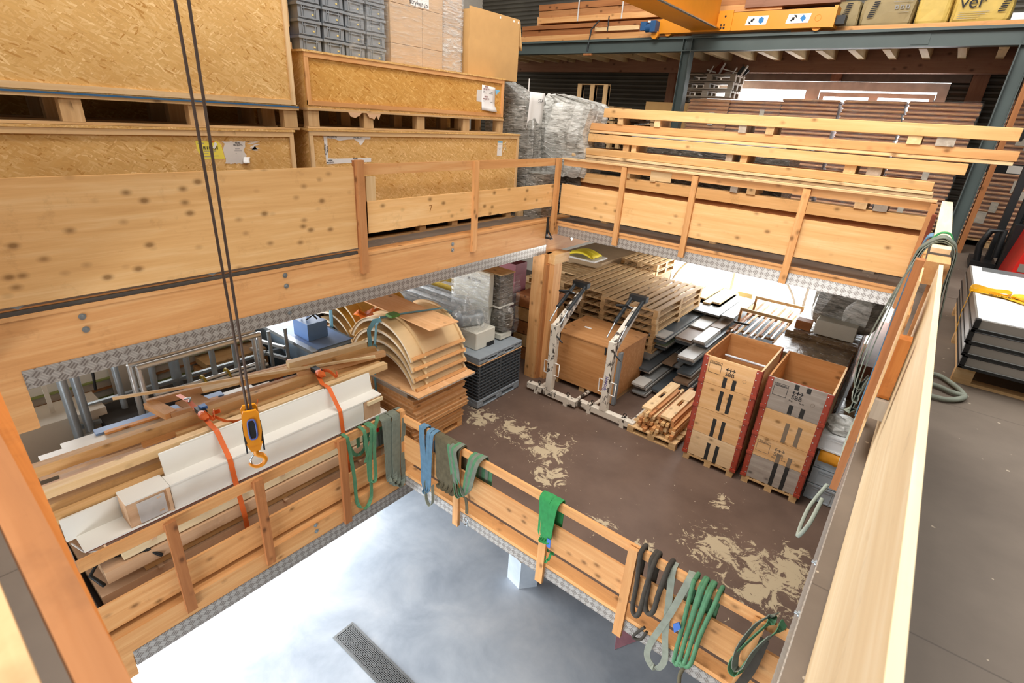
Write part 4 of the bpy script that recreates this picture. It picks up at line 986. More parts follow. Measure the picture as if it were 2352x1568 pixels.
# pallets with scrap by the window, dark pallets behind the wrapped machines
pg = pallet('old pallet under the heap of metal scrap, uppermost of three', -5.5, -4.3, 13.3, 14.0, 5.95, .15, 5, 'x', 'pallet_grey', 'pallets by the upper window')
copy_tree(pg, (-.02, 0, -.165), 'old pallet under the heap of metal scrap, middle of three', 'pallets by the upper window')
copy_tree(pg, (-.05, .02, -.33), 'old pallet under the heap of metal scrap, lowest of three', 'pallets by the upper window')
for k, (p, q, r) in enumerate(((( -4.75, 13.5, 6.12), (-4.62, 13.4, 6.33), .03), ((-4.95, 13.4, 6.12), (-4.88, 13.4, 6.27), .02), ((-4.7, 13.4, 6.22), (-4.34, 13.5, 6.14), .02), ((-4.22, 13.4, 6.08), (-4.08, 13.3, 6.26), .03), ((-5.05, 13.5, 6.2), (-4.75, 13.6, 6.12), .03), ((-4.45, 13.5, 6.1), (-4.36, 13.45, 6.24), .02))):
    tag(MB().bar(p, q, r, r).build('scrap_bar', 'window_white'), 'whitish metal bar in the scrap heap by the window, ' + ['thick upright one', 'short upright one', 'flat lying one', 'leaning one at the window side', 'flat one at the back', 'small slanting one'][k], 'metal scrap', 'metal scrap bars')
tag(MB().prism([(-5.0, 6.13), (-4.75, 6.38), (-4.6, 6.2), (-4.7, 6.12)], 'y', 13.55, 13.58).build('scrap_plate', 'red_wood'), 'dark red plate sticking out of the scrap heap', 'metal scrap')
tag(MB().prism([(-4.4, 6.12), (-4.28, 6.3), (-4.12, 6.2), (-4.2, 6.1)], 'y', 13.6, 13.63).build('scrap_plate', 'dark_steel'), 'dark grey plate in the scrap heap', 'metal scrap')
tag(B(-6.5, -5.25, 13.55, 13.62, 4.2, 5.48).build('cardboard_sheet', 'carton_open'), 'brown cardboard panel standing behind the green column', 'cardboard')
pk = pallet('pallet standing in the dark behind the wrapped machines, tipped on edge', -8.2, -7.3, 12.9, 13.05, 5.32, .5, 4, 'x', 'pallet', 'pallets in the dark')
p2 = pallet('pallet in the dark stack behind the wrapped machines, uppermost flat one', -8.25, -7.0, 12.8, 13.8, 5.16, .15, 6, 'y', 'pallet', 'pallets in the dark')
nm = ['second', 'third', 'fourth', 'fifth', 'sixth', 'seventh']
for k in range(6): copy_tree(p2, (.02 * (k % 3), 0, -.17 * (k + 1)), 'pallet in the dark stack behind the wrapped machines, %s from the top' % nm[k], 'pallets in the dark')
p3 = pallet('pallet in the darker pile beside the stack behind the machines, uppermost', -6.9, -5.9, 12.9, 13.8, 5.0, .15, 6, 'y', 'pallet', 'pallets in the dark')
for k in range(4): copy_tree(p3, (.02, 0, -.17 * (k + 1)), 'pallet in the darker pile beside the stack, %s from the top' % nm[k], 'pallets in the dark')
# ------------------------------------------------------------------ white tray panels on a pallet, stacker truck, slings
plain('tray_white', '#eceeee', .35, var=.01); plain('tray_grey', '#7d776f', .4, var=.04); plain('strap_yellow', '#e9ae1a', .55)
pw = pallet('pallet under the white framed panels', .52, 1.75, 5.12, 7.4, ZU, .15, 7, 'x', 'pallet')
for k in range(4):
    z = ZU + .155 + .1 * k; x0 = .52 - .012 * k + (0.02 if k == 3 else 0); y0 = 5.03 + .0 * k
    t = thing('tray_panel', (1.1, 6.2, z), 'white panel in a black-edged tray frame, ' + ['lowest', 'second', 'third', 'topmost, with a yellow strap'][k] + ' of the pallet load', 'panel', 'white tray panels')
    B(x0 + .015, 1.72, y0 + .05, 7.45, z + .03, z + .088).build('panel', 'tray_white', t)
    MB().box(x0 + .012, 1.72, y0, y0 + .012, z + .02, z + .09).box(x0 + .0, x0 + .012, y0, 7.45, z + .006, z + .09).build('frame_side', 'tray_grey' , t)
    MB().box(x0 - .004, 1.72, y0 - .006, y0 + .02, z, z + .022).box(x0 - .006, x0 + .02, y0 - .006, 7.45, z, z + .014).box(x0 - .004, x0 + .03, y0 - .008, y0 + .05, z + .02, z + .092).build('edge_profile', 'black', t)
    B(x0 - .006, 1.72, y0 - .008, y0 - .004, z + .022, z + .028).build('edge_line', 'zinc', t)
    if k == 3:
        MB().box(x0 + .1, 1.7, 7.2, 7.44, z + .088, z + .09).build('backing_strip', 'zinc', t)
sy = thing('lashing_strap', (.9, 6.0, 3.75), 'yellow lashing strap tied in a bow over the white panels, printed werkzeug', 'strap')
zt = ZU + .155 + .3 + .089
MB().ribbon([(.505, 6.05, 3.36), (.485, 6.05, 3.55), (.49, 6.05, 3.75), (.56, 6.05, zt + .01), (.8, 6.02, zt + .01), (1.75, 5.95, zt + .008)], .03, .003, (0, 1, 0)).build('band', 'strap_yellow', sy)
pts = [(.62 + .14 * math.cos(q * PI / 10) , 6.0 + .10 * math.sin(q * PI / 10) + .1, zt + .02 + .01 * math.sin(q)) for q in range(21)]
MB().ribbon(pts, .035, .003, (0, 0, 1)).build('bow', 'strap_yellow', sy)
MB().ribbon([(.7, 6.0, zt + .012), (.85, 5.85, zt + .014), (1.1, 5.72, zt + .012), (1.3, 5.6, zt + .012)], .05, .003, (.3, 1, 0)).build('tail', 'strap_yellow', sy)
MB().lump((.83, 6.0, zt + .03), (.08, .06, .03), seed=2).build('knot', 'strap_yellow', sy)
MB().ribbon([(.55, 6.03, zt + .016), (.68, 5.99, zt + .016), (.82, 5.97, zt + .016)], .07, .002, (0, 1, 0)).build('flat_band', 'strap_yellow', sy)
text('lettering', 'werkzeug', .05, on_z(.70, 5.975, zt + .019, -.08), 'ink', sy)
plain('stacker_red', '#c5241c', .35, var=.05)
st = thing('stacker_truck', (1.3, 10.4, ZU), 'red stacker truck with a black mast behind the white panels', 'stacker truck')
MB().prism([(1.0, 3.24), (2.1, 3.24), (2.1, 4.12), (1.12, 4.12)], 'y', 9.1, 10.2).build('body', 'stacker_red', st)
B(1.0, 2.1, 10.2, 10.45, 3.22, 3.95).build('guard_plate', 'black_plastic', st)
MB().box(.88, .97, 10.9, 11.05, 3.22, 6.3).box(1.02, 1.08, 10.75, 10.9, 3.22, 5.8).box(1.14, 1.2, 10.9, 11.05, 3.22, 6.3).box(1.3, 1.42, 10.7, 11.05, 3.22, 6.3).build('mast', 'black_plastic', st)
MB().tube([(1.1, 10.85, 3.3), (1.1, 10.85, 6.0)], .02).build('lift_chain', 'dark_steel', st)
MB().tube([(.78, 10.7, 3.3), (.74, 10.7, 3.55), (.8, 10.7, 3.78), (.95, 10.7, 3.8), (.97, 10.7, 3.4)], .045, 8).build('guard_arm', 'black_plastic', st)
B(.7, 1.0, 10.55, 11.3, 3.22, 3.32).build('fork', 'black_plastic', st)
for x in (1.2, 1.9): MB().cyl((x, 9.3, 3.3), (x, 9.4, 3.3), .1).build('wheel', 'black', st)
B(1.08, 1.2, 9.095, 9.1, 3.5, 3.6).build('worn_patch', 'tray_grey', st)
# ================================================================== middle storey, left: strapped white panels and boards
plain('lac_white', '#e4e1d8', .4, var=.02, nscale=2); plain('lac_blue', '#7f9fd3', .5, var=.05); plain('strap_orange', '#d9672a', .6, var=.08); plain('strap_blue', '#3a70b8', .5)
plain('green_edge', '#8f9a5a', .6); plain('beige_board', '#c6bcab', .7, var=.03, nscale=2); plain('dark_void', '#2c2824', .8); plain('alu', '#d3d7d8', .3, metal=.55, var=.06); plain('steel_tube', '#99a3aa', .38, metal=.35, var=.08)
plain('blue_grey', '#66798a', .5, var=.06); plain('blue_box', '#5d83bd', .45, var=.04)
for k, y in enumerate((.9, 2.2, 3.6)): tag(B(-7.2, -5.2, y, y + .09, 0, .09).build('floor_bearer', 'pallet'), 'bearer on the floor under the strapped panels, ' + ['end near the photographer', 'middle one', 'end by the shells'][k], 'bearer', 'bearers under the strapped load')
z = .09
for k in range(6):
    d = (.11, .15, .12, .16, .11, .14)[k]; mt = ('ply_pale', 'mdf', 'deal', 'mdf', 'ply_pale', 'mdf')[k]
    tag(B(-7.0 + .1 * (k % 2), -5.215 - .03 * (k % 3), (.62, .5, .9, .58, .75, .66)[k], (4.1, 3.9, 4.2, 4.0, 3.95, 4.1)[k], z, z + d - .02).build('board_pack', mt), 'wide board pack under the white trays, ' + ['lowest', 'second', 'third', 'fourth', 'fifth', 'topmost'][k] + ' layer seen through the low guardrail', 'board')
    for y in (1.0, 2.4, 3.5): 
        if k in (1, 4): tag(B(-5.5, -5.22, y, y + .05, z + d - .02, z + d).build('lath', 'mdf'), 'short lath between the board layers below the white trays', 'lath', 'laths between board layers')
    z += d
t = thing('white_trough', (-5.35, 2.2, .93), 'long white lacquered trough lying lowest behind the weathered guardrail', 'panel')
B(-5.47, -5.2, .49, 4.0, .955, .973).build('flange', 'lac_white', t); B(-5.49, -5.47, .42, 4.0, .955, 1.215).build('web', 'lac_white', t)
B(-5.47, -5.21, .5, 3.99, .938, .954).build('edge', 'red_wood', t)  # dark strip painted in for the shadow gap below the trough
for (y, zz) in ((.56, .0), (.6, .0), (.53, 0)): pass
tag(B(-5.62, -5.50, .34, 4.0, 1.16, 1.24).build('timber', 'deal'), 'light timber lying right behind the white trough', 'timber')
tag(B(-5.74, -5.64, .36, 4.1, 1.22, 1.31).build('timber', 'deal'), 'cracked light timber, second behind the white trough', 'timber')
t = thing('white_box_section', (-5.3, 1.06, .975), 'short white box section with a grey end panel, near end of the trays', 'panel')
B(-5.46, -5.20, .875, 1.26, 1.262, 1.278).build('top', 'lac_white', t)
B(-5.45, -5.215, .875, .893, .975, 1.262).build('end_wall', 'mdf', t)
B(-5.24, -5.215, .893, 1.255, .975, 1.262).build('front_wall', 'mdf', t)
B(-5.215, -5.2, .96, 1.2, .99, 1.225).build('grey_panel', plain('grey_lac', '#bcb8b4', .5), t)
B(-5.215, -5.195, 1.225, 1.255, .975, 1.262).build('batten', 'mdf', t)
for zz in (1.19, 1.03): B(-5.2, -5.199, 1.13, 1.17, zz, zz + .016).build('worn_mark', 'mdf', t)
t = thing('white_tray', (-5.3, 2.6, .975), 'long white stepped tray held by the orange straps', 'panel')
B(-5.222, -5.205, 1.262, 3.62, .975, 1.262).build('front_face', 'lac_white', t)
B(-5.40, -5.20, 1.262, 3.92, 1.262, 1.28).build('flange', 'lac_white', t)
MB().prism([(-5.40, 1.28), (-5.38, 1.28), (-5.43, 1.53), (-5.45, 1.53)], 'y', 1.29, 3.9).build('web', 'lac_white', t)
B(-5.452, -5.432, 1.5, 3.2, 1.531, 1.545).build('bead', 'lac_white', t)
t = thing('end_block', (-5.3, 3.76, .975), 'wooden block with a batten closing the far end of the white tray', 'block')
B(-5.40, -5.21, 3.63, 3.90, .975, 1.26).build('block', 'mdf', t); B(-5.21, -5.18, 3.68, 3.93, 1.19, 1.24).build('batten', 'ply_pale', t)
def lbar(p0, p1, w, h, mat, lab, name='timber', cat='timber'): return tag(MB().bar(p0, p1, w, h).build(name, mat), lab, cat)
lbar((-5.66, .40, 1.44), (-5.58, 4.3, 1.46), .10, .09, 'spruce_pale', 'long pale timber directly above the white tray')
lbar((-5.86, 1.6, 1.40), (-5.74, 4.32, 1.42), .06, .07, 'deal', 'narrow timber behind the long pale timber')
lbar((-5.98, .42, 1.28), (-5.9, 3.2, 1.3), .12, .05, 'mdf', 'flat brown board between the two long timbers', 'board', 'board')
lbar((-6.15, .40, 1.42), (-5.92, 4.45, 1.46), .10, .12, 'deal', 'knotty long timber in the middle of the strapped load')
lbar((-6.0, 1.3, 1.36), (-5.82, 4.36, 1.40), .05, .05, 'spruce', 'thin orange batten beside the knotty long timber', 'batten', 'batten')
lbar((-6.12, .62, 1.16), (-6.05, 3.0, 1.16), .26, .02, 'lac_white', 'white board with a cut corner between the timbers', 'board', 'board')
lbar((-6.68, .54, 1.20), (-6.6, 3.1, 1.20), .24, .02, 'lac_white', 'white board with screw holes, outer one of the strapped load', 'board', 'board')
lbar((-6.86, .76, 1.175), (-6.76, 2.9, 1.175), .2, .02, 'lac_white', 'white board under the blue plank', 'board', 'board')
lbar((-6.90, 1.08, 1.21), (-6.82, 2.5, 1.21), .13, .025, 'lac_blue', 'blue plank on top of the white boards', 'plank', 'plank')
lbar((-6.78, 1.15, 1.23), (-6.7, 2.4, 1.23), .06, .03, 'spruce', 'orange lath lying along the blue plank', 'lath', 'lath')
lbar((-6.3, .98, 1.30), (-6.26, 1.42, 1.30), .07, .05, 'spruce_orange', 'short orange batten left on the boards', 'batten', 'batten')
lbar((-6.22, .45, 1.28), (-6.12, 1.7, 1.28), .05, .035, 'mdf', 'thin brown lath beside the knotty timber', 'lath', 'lath')
lbar((-6.22, 1.45, 1.30), (-6.12, 2.1, 1.30), .16, .04, 'mdf', 'brown fibreboard strip between the timbers', 'board', 'board')
lbar((-6.0, 1.95, 1.36), (-5.95, 2.5, 1.36), .13, .03, 'lac_white', 'small white strip near the orange ratchet', 'board', 'board')
t = thing('fibreboard_grid', (-6.6, 2.3, 1.24), 'low wooden frame of fibreboard pieces at the back of the strapped load', 'frame')
MB().bar((-6.92, 1.66, 1.36), (-6.5, 3.9, 1.40), .05, .1).build('side', 'mdf', t); MB().bar((-6.45, 1.75, 1.35), (-6.2, 3.9, 1.38), .05, .07).build('side', 'mdf', t)
MB().bar((-6.9, 1.68, 1.35), (-6.45, 1.76, 1.35), .14, .08).build('end', 'ply', t); MB().bar((-6.75, 2.05, 1.34), (-6.35, 2.1, 1.34), .3, .02).build('panel', 'mdf', t)
lbar((-6.62, 2.2, 1.46), (-6.1, 4.4, 1.50), .16, .03, 'board_fresh', 'wide fresh board lying askew at the back of the load', 'board', 'board')
lbar((-6.45, 2.6, 1.48), (-6.0, 4.45, 1.53), .09, .09, 'deal', 'brown timber ending beside the curved shells')
lbar((-6.30, 3.2, 1.58), (-6.12, 4.36, 1.60), .11, .10, 'board_fresh', 'short fresh timber lying on top near the curved shells')
lbar((-6.92, 1.34, 1.56), (-5.68, 4.2, 1.60), .025, .035, 'board_fresh', 'thin lath slung diagonally across the strapped load', 'lath', 'lath')
lbar((-6.06, 3.2, 1.5), (-5.78, 4.45, 1.54), .08, .08, 'ply', 'light timber with a sawn end beside the curved shells')
for k, (y0, y1, dy) in enumerate(((1.93, 1.86, 0), (3.42, 3.26, 1))):
    s = thing('ratchet_strap', (-5.6, y1, 1.5), 'orange ratchet strap over the white tray, ' + ('blue buckle and dangling loop' if k == 0 else 'close to the curved shells'), 'strap')
    MB().ribbon([(-6.75, y0 + .03, 1.43), (-6.3, y0, 1.53), (-5.9, y0 - .03, 1.535), (-5.6, y1 + .02, 1.53), (-5.42, y1, 1.55), (-5.2, y1, 1.285), (-5.19, y1 + .01, .98), (-5.18, y1 + .04, .45), (-5.2, y1 + .05, .1)], .055, .004, (0, 1, 0)).build('band', 'strap_orange', s)
    MB().box(-6.0, -5.84, y0 - .06, y0 + .02, 1.54, 1.60).build('ratchet', 'dark_steel', s)
    if k == 0: MB().box(-5.98, -5.90, y0 - .02, y0 + .05, 1.58, 1.62).build('buckle', 'strap_blue', s)
    MB().lump((-5.78, y0 - .05, 1.58), (.10, .05, .045), seed=k).build('coil', 'strap_orange', s)
    q = [(-5.80 + .10 * math.sin(a) * (1 if k == 0 else -1) + .02 * a, y0 - .03 + .07 * a / 3, 1.58 + .03 * math.cos(a * 2)) for a in [i * .35 for i in range(18)]]
    MB().ribbon(q, .045, .004, (.2, .2, 1)).build('loop', 'strap_orange', s)
    if k == 0: MB().ribbon([(-5.72, y0 + .02, 1.57), (-5.6, y0 + .12, 1.50), (-5.5, y0 + .26, 1.49), (-5.55, y0 + .42, 1.52), (-5.72, y0 + .55, 1.56)], .045, .004, (.3, 0, 1)).build('tail', 'strap_orange', s)
    MB().tube([(-6.36, y0 - .03, 1.55), (-6.3, y0 + .02, 1.57), (-6.25, y0 - .02, 1.55)], .012, 6).build('end_fitting', 'zinc', s)
# black hoses and dark base at the near end
tag(MB().tube([(-5.25, .55, .45), (-5.3, .48, .6), (-5.4, .6, .66), (-5.25, .95, .62), (-5.2, 1.05, .5)], .02, 8).build('black_hose', 'black'), 'black hose lying at the near end of the board packs', 'hose')
tag(MB().tube([(-5.5, .45, .9), (-5.35, .5, .86), (-5.22, .62, .87)], .008, 6).build('cable', 'cable_tie'), 'thin pale cable at the near end of the white trough', 'cable')
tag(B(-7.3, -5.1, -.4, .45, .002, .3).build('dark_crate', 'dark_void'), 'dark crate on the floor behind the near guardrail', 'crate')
# ------------------------------------------------------------------ tube frames behind the strapped load
t = thing('scaffold_frame', (-7.8, 2.6, 0), 'aluminium scaffold frame of bright tubes under the gallery', 'scaffold frame')
for x, y0, y1, zz in ((-7.62, 1.72, 3.42, 1.62), (-7.5, 1.78, 3.44, 1.6)):
    MB().cyl((x, y0, zz), (x - .03, y1, zz), .04, 12).build('top_tube', 'alu', t)
for x, y in ((-7.62, 1.74), (-7.5, 1.8), (-7.66, 3.4), (-7.56, 3.44)): MB().cyl((x, y, .02), (x, y, 1.62), .036, 12).build('post', 'alu', t)
for y in (2.05, 2.5, 2.86, 3.2): MB().cyl((-7.95, y, .6), (-7.92, y, 1.62), .042, 10).build('rung', 'steel_tube', t)
MB().cyl((-8.0, 2.1, .9), (-7.95, 2.45, .62), .016, 8).cyl((-7.95, 2.9, .62), (-7.95, 3.2, .95), .016, 8).build('brace', 'steel_tube', t)
MB().bar((-8.2, 1.3, .95), (-8.15, 4.2, .95), .06, .05).bar((-7.95, 1.1, .8), (-7.9, 2.0, .8), .05, .05).build('beam', 'steel_tube', t)
t = thing('scaffold_frame', (-8.1, 1.2, 0), 'dull grey scaffold frame of thick posts near the end of the gallery beam', 'scaffold frame')
for x, y, r in ((-7.78, 1.06, .052), (-7.85, 1.2, .052), (-8.0, 1.66, .04), (-8.2, 2.42, .07)): MB().cyl((x, y, 0), (x - .03, y, 1.75), r, 12).build('post', 'steel_tube', t)
MB().bar((-7.8, 1.1, .72), (-7.75, 1.75, .74), .04, .05).build('rail', 'alu', t)
t = thing('ladder_frame', (-8.1, 3.9, 0), 'grey ladder frame standing before the blue-grey container', 'ladder')
for x in (-7.72, -7.78): MB().cyl((x, 3.95 if x > -7.75 else 3.7, .02), (x, 3.95 if x > -7.75 else 3.7, 1.5), .03).build('post', 'steel_tube', t)
for zz in (.95, 1.15): MB().bar((-8.5, 3.7, zz), (-7.74, 3.92, zz), .05, .05).build('rail', 'alu', t)
t = thing('tube_bundle', (-7.9, 2.9, .86), 'bundle of bright aluminium tubes tied with yellow tape', 'tube bundle')
for k in range(3): MB().cyl((-7.9 + .06 * k, 2.0, .93 + .04 * (k % 2)), (-7.86 + .06 * k, 3.6, .95 + .04 * (k % 2)), .03, 10).build('tube', 'alu', t)
for y in (2.65, 3.0): MB().ring((-7.83, y, .95), (0, 1, .1), .095, .02, 16, 4).build('tape', plain('tape_yellow', '#b39a2e', .5), t)
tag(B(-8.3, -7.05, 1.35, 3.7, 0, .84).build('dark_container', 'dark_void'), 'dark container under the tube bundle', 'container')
tag(B(-7.18, -7.08, 3.4, 3.5, .84, 1.05).build('brown_block', 'red_wood'), 'small brown block at the end of the tube bundle', 'block')
t = thing('beige_panel', (-8.0, .8, 0), 'tall beige panel standing on edge at the near end of the store', 'panel')
B(-8.03, -8.0, -.4, 1.45, 0, .95).build('board', 'beige_board', t); B(-8.6, -8.031, -.4, 1.45, .93, .95).build('top', 'beige_board', t)
for k in range(7):
    tag(B(-10.6, -9.0 + .05 * (k % 3), .1 + .1 * (k % 2), 4.3 - .2 * (k % 3), .12 + .17 * k, .24 + .17 * k).build('sandwich_panel', 'lac_white' if k % 2 else 'beige_board'), 'white sandwich panel in the stack along the wall under the gallery, %s from the floor' % ['first', 'second', 'third', 'fourth', 'fifth', 'sixth', 'seventh'][k], 'panel', 'sandwich panels by the wall')
    tag(B(-9.04, -8.95 + .05 * (k % 3), .3 + .2 * (k % 2), 3.9, .10 + .17 * k, .119 + .17 * k).build('edge_strip', ['green_edge', 'spruce_orange', 'green_edge'][k % 3]), 'coloured spacer strip between the sandwich panels, %s from the floor' % ['first', 'second', 'third', 'fourth', 'fifth', 'sixth', 'seventh'][k], 'strip', 'spacer strips')
tag(MB().bar((-8.3, .95, .9), (-8.35, .95, 1.55), .05, .02).build('upright_lath', 'beige_board'), 'beige lath standing before the sandwich panels', 'lath')
tag(MB().tube([(-8.7, 1.6, 1.55), (-8.68, 1.55, 1.3), (-8.6, 1.5, .95)], .018).build('black_hose', 'black'), 'black hose hanging before the sandwich panels', 'hose')
tag(B(-8.86, -8.84, 1.75, 2.3, .6, 1.5).build('torn_board', 'beige_board'), 'torn beige board leaning against the sandwich panels', 'board')
tag(MB().prism([(2.6, .9), (2.95, .9), (2.85, 1.7), (2.7, 1.7)], 'x', -9.0, -8.96).build('green_board', plain('dark_green', '#2f6b3c', .6)), 'dark green board behind the scaffold tubes', 'board')
for k in range(4): tag(B(-8.93, -8.45, 2.8 + .05 * k, 3.95, .3 + .16 * k, .42 + .16 * k).build('plank', 'deal' if k % 2 else 'spruce'), 'plank in the pile behind the ladder frame, %s' % ['lowest', 'second', 'third', 'topmost'][k], 'plank', 'planks behind the ladder frame')
t = thing('blue_grey_container', (-8, 4.6, 0), 'blue-grey sided container under the gallery', 'container')
B(-9.4, -7.1, 4.05, 4.9, 0, 1.2).build('body', 'blue_grey', t); B(-9.4, -7.06, 4.02, 4.12, 1.2, 1.26).build('rim', 'zinc', t); B(-9.3, -7.2, 4.12, 4.85, 1.2, 1.21).build('lid', 'lac_blue', t)
t = thing('blue_battery_box', (-7.75, 4.45, 1.22), 'blue box with black cables standing on the container', 'box')
B(-8.0, -7.55, 4.25, 4.62, 1.22, 1.52).build('body', 'blue_box', t)
MB().tube([(-7.9, 4.35, 1.53), (-7.85, 4.4, 1.66), (-7.7, 4.45, 1.62), (-7.65, 4.5, 1.54)], .015).tube([(-7.75, 4.35, 1.53), (-7.7, 4.5, 1.62), (-7.6, 4.55, 1.56)], .012).build('cable', 'black', t)
MB().tube([(-8.05, 4.55, 1.5), (-8.08, 4.6, 1.72), (-7.9, 4.65, 1.78), (-7.8, 4.62, 1.66)], .025).build('handle', 'zinc', t)

# ------------------------------------------------------------------ flat panels and curved plywood shells
pl = pallet('pallet under the stack of framed panels', -6.25, -5.22, 4.55, 5.6, 0, .14, 5, 'y', 'spruce')
z = .145
for k in range(11):
    d = .070; o = U(-.03, .03); x1 = -5.20 + (.05 if 4 <= k <= 7 else 0) + o * .6
    t = thing('framed_panel', (-5.75, 5.1, z), 'framed plywood panel, %s from the floor in the stack under the shells' % ['first', 'second', 'third', 'fourth', 'fifth', 'sixth', 'seventh', 'eighth', 'ninth', 'tenth', 'eleventh'][k], 'panel', 'framed panels under the shells')
    B(-6.3 + o, x1, 4.5 + o * .5, 5.62 + o, z + d - .018, z + d - .002).build('sheet', 'ply', t)
    MB().box(x1 - .04, x1 - .012, 4.5 + o * .5, 5.6 + o, z, z + d - .018).box(-6.3 + o, x1 - .05, 4.5 + o * .5 + .01, 4.53 + o * .5, z, z + d - .018).box(-6.28, -6.25, 4.56, 5.6, z, z + d - .018).box(-6.25, x1 - .05, 5.55, 5.58 + o, z, z + d - .018).build('frame', ('spruce', 'steel_tube')[0], t)
    z += d
tag(MB().box(-6.3, -5.35, 4.5, 4.62, z, z + .12).build('grey_sheet_pack', 'pallet_grey'), 'grey sheet pack between the panels and the shells', 'sheet pack')
tag(B(-5.5, -5.25, 4.7, 4.82, z, z + .12).build('packing_block', 'spruce_dark'), 'brown packing block under the base sheet of the shells', 'block')
tag(B(-5.5, -5.25, 5.3, 5.42, z, z + .12).build('packing_block', 'spruce_dark'), 'brown packing block under the far end of the base sheet', 'block')
base_z = z + .12
plain('edge_grey', '#b7ab9c', .6)
bs = thing('base_sheet', (-5.8, 5.1, base_z), 'wide plywood base sheet with a grey edge carrying the curved shells', 'sheet')
B(-6.95, -5.02, 4.44, 5.66, base_z + .02, base_z + .034).build('sheet', 'ply', bs); B(-6.95, -5.02, 4.44, 5.66, base_z, base_z + .02).build('core', 'edge_grey', bs)
plain('shell_ply', '#d9b98a', .5, var=.07, nscale=3); plain('shell_yellow', '#d9ad58', .5, var=.06, nscale=3); plain('shell_edge', '#ddd0bb', .6)
def shell(label, cx, y0, y1, zc, R, a0, a1, mat, group, ribs=True):
    """bent plywood sheet, axis along y; angles from vertical"""
    t = thing('curved_shell', (cx, (y0 + y1) / 2, zc), label, 'curved panel', group)
    n = 22
    ang = [a0 + (a1 - a0) * k / n for k in range(n + 1)]
    def pt(a, r): return (cx + r * math.sin(a), zc + r * math.cos(a))
    outer = [pt(a, R) for a in ang]; inner = [pt(a, R - .014) for a in ang]
    MB().prism(outer + inner[::-1], 'y', y0, y1).build('sheet', mat, t)
    if ribs:
        for y in (y0 + .22, y1 - .05):
            o2 = [pt(a, R + .04) for a in ang[6:]]; i2 = [pt(a, R + .001) for a in ang[6:]]
            MB().prism(o2 + i2[::-1], 'y', y, y + .035).build('rib', mat, t)
        e = pt(a1 - .05, R + .02); d = Vector((math.cos(a1), 0, -math.sin(a1)))
        MB().bar((e[0], y0 + .02, e[1]), (e[0], y1, e[1]), .05, .04, (math.sin(a1), 0, math.cos(a1))).build('edge_batten', 'spruce', t)
        e = pt(a0 + .05, R + .02)
        MB().bar((e[0], y0, e[1]), (e[0], y1, e[1]), .05, .03, (math.sin(a0), 0, math.cos(a0))).build('edge_batten', mat, t)
    i3 = [pt(a, R - .06) for a in ang]; o3 = [pt(a, R - .016) for a in ang]
    MB().prism(o3 + i3[::-1], 'y', y0 + .015, y0 + .035).build('front_rib', 'shell_edge', t)
    return t
for k in range(4):
    shell('curved plywood shell of the front pile, ' + ['lowest, resting on the base sheet', 'second from below', 'third from below', 'topmost under the flat plywood sheet'][k], -5.93 - .02 * k, 4.52, 5.62, .685 + .165 * k, .83, -1.12, 1.12, 'shell_ply', 'curved shells, front pile')
for k in range(4):
    shell('curved plywood shell of the rear pile behind the blue strap, ' + ['lowest', 'second from below', 'third, yellow', 'topmost yellow'][k] + ' one', -8.2 + .1 * k, 5.0, 6.2, .42 + .17 * k, .83, -1.12, 1.1, 'shell_yellow' if k > 1 else 'shell_ply', 'curved shells, rear pile')
tag(B(-9.1, -7.3, 4.98, 6.3, .74, .765).build('rear_base_sheet', 'ply'), 'brown base sheet under the rear pile of shells', 'sheet')
for k, x in enumerate((-8.9, -7.6)): tag(B(x, x + .12, 5.0, 6.2, .0, .739).build('support_block', 'pallet'), 'support block under the rear pile of shells, ' + ['wall side', 'opening side'][k], 'block')
tp = thing('plywood_sheet', (-6, 5.1, 2.0), 'flat orange plywood sheet lying across both piles of shells', 'sheet')
MB().bar((-6.95, 5.10, 2.035), (-5.08, 5.02, 2.03), .56, .018).build('sheet', 'ply', tp)
tag(MB().sheet([[(-7.25 + .12 * i + .03 * math.sin(3 * j + i), 4.95 + .11 * j, 1.62 + .07 * math.sin(2.2 * i + 1.7 * j)) for j in range(5)] for i in range(6)], .006).build('orange_bag', plain('bag_orange', '#e8741c', .45)), 'crumpled orange bag wedged between the two piles of shells', 'bag')
for k, (x, y) in enumerate(((-7.0, 5.4), (-6.85, 5.3), (-7.12, 5.3))): tag(MB().bar((x, y, 1.68), (x + .2, y + .1, 1.76 + .02 * k), .06, .02).build('offcut', 'ply_pale'), 'small wooden offcut beside the orange bag, ' + ['upright at the back', 'flat one in front', 'slanting one'][k], 'offcut', 'offcuts by the orange bag')
plain('strap_teal', '#5f8f9c', .6, var=.1); plain('buckle_green', '#4f7a34', .5)
s = thing('tie_strap', (-6.2, 4.5, 1.2), 'teal tie strap with a green buckle tying down the front pile of shells', 'strap')
MB().ribbon([(-5.55, 5.66, 1.96), (-5.62, 5.5, 2.05), (-5.8, 4.95, 2.06), (-5.98, 4.55, 2.03), (-6.02, 4.5, 1.9), (-6.03, 4.47, 1.6), (-6.05, 4.47, 1.3), (-6.06, 4.46, 1.0), (-6.06, 4.47, .7)], .05, .006, (1, 0, 0)).build('band', 'strap_teal', s)
MB().ribbon([(-5.9, 4.5, 2.03), (-6.02, 4.47, 1.98), (-6.14, 4.45, 1.8), (-6.12, 4.45, 1.5), (-6.04, 4.45, 1.4), (-6.02, 4.46, 1.6)], .07, .006, (1, .3, 0)).build('tail', 'strap_teal', s)
MB().box(-5.94, -5.80, 4.62, 4.78, 2.045, 2.085).build('buckle', 'buckle_green', s)
s = thing('tie_strap', (-7.4, 4.97, 1.2), 'teal tie strap hanging before the rear pile of shells', 'strap')
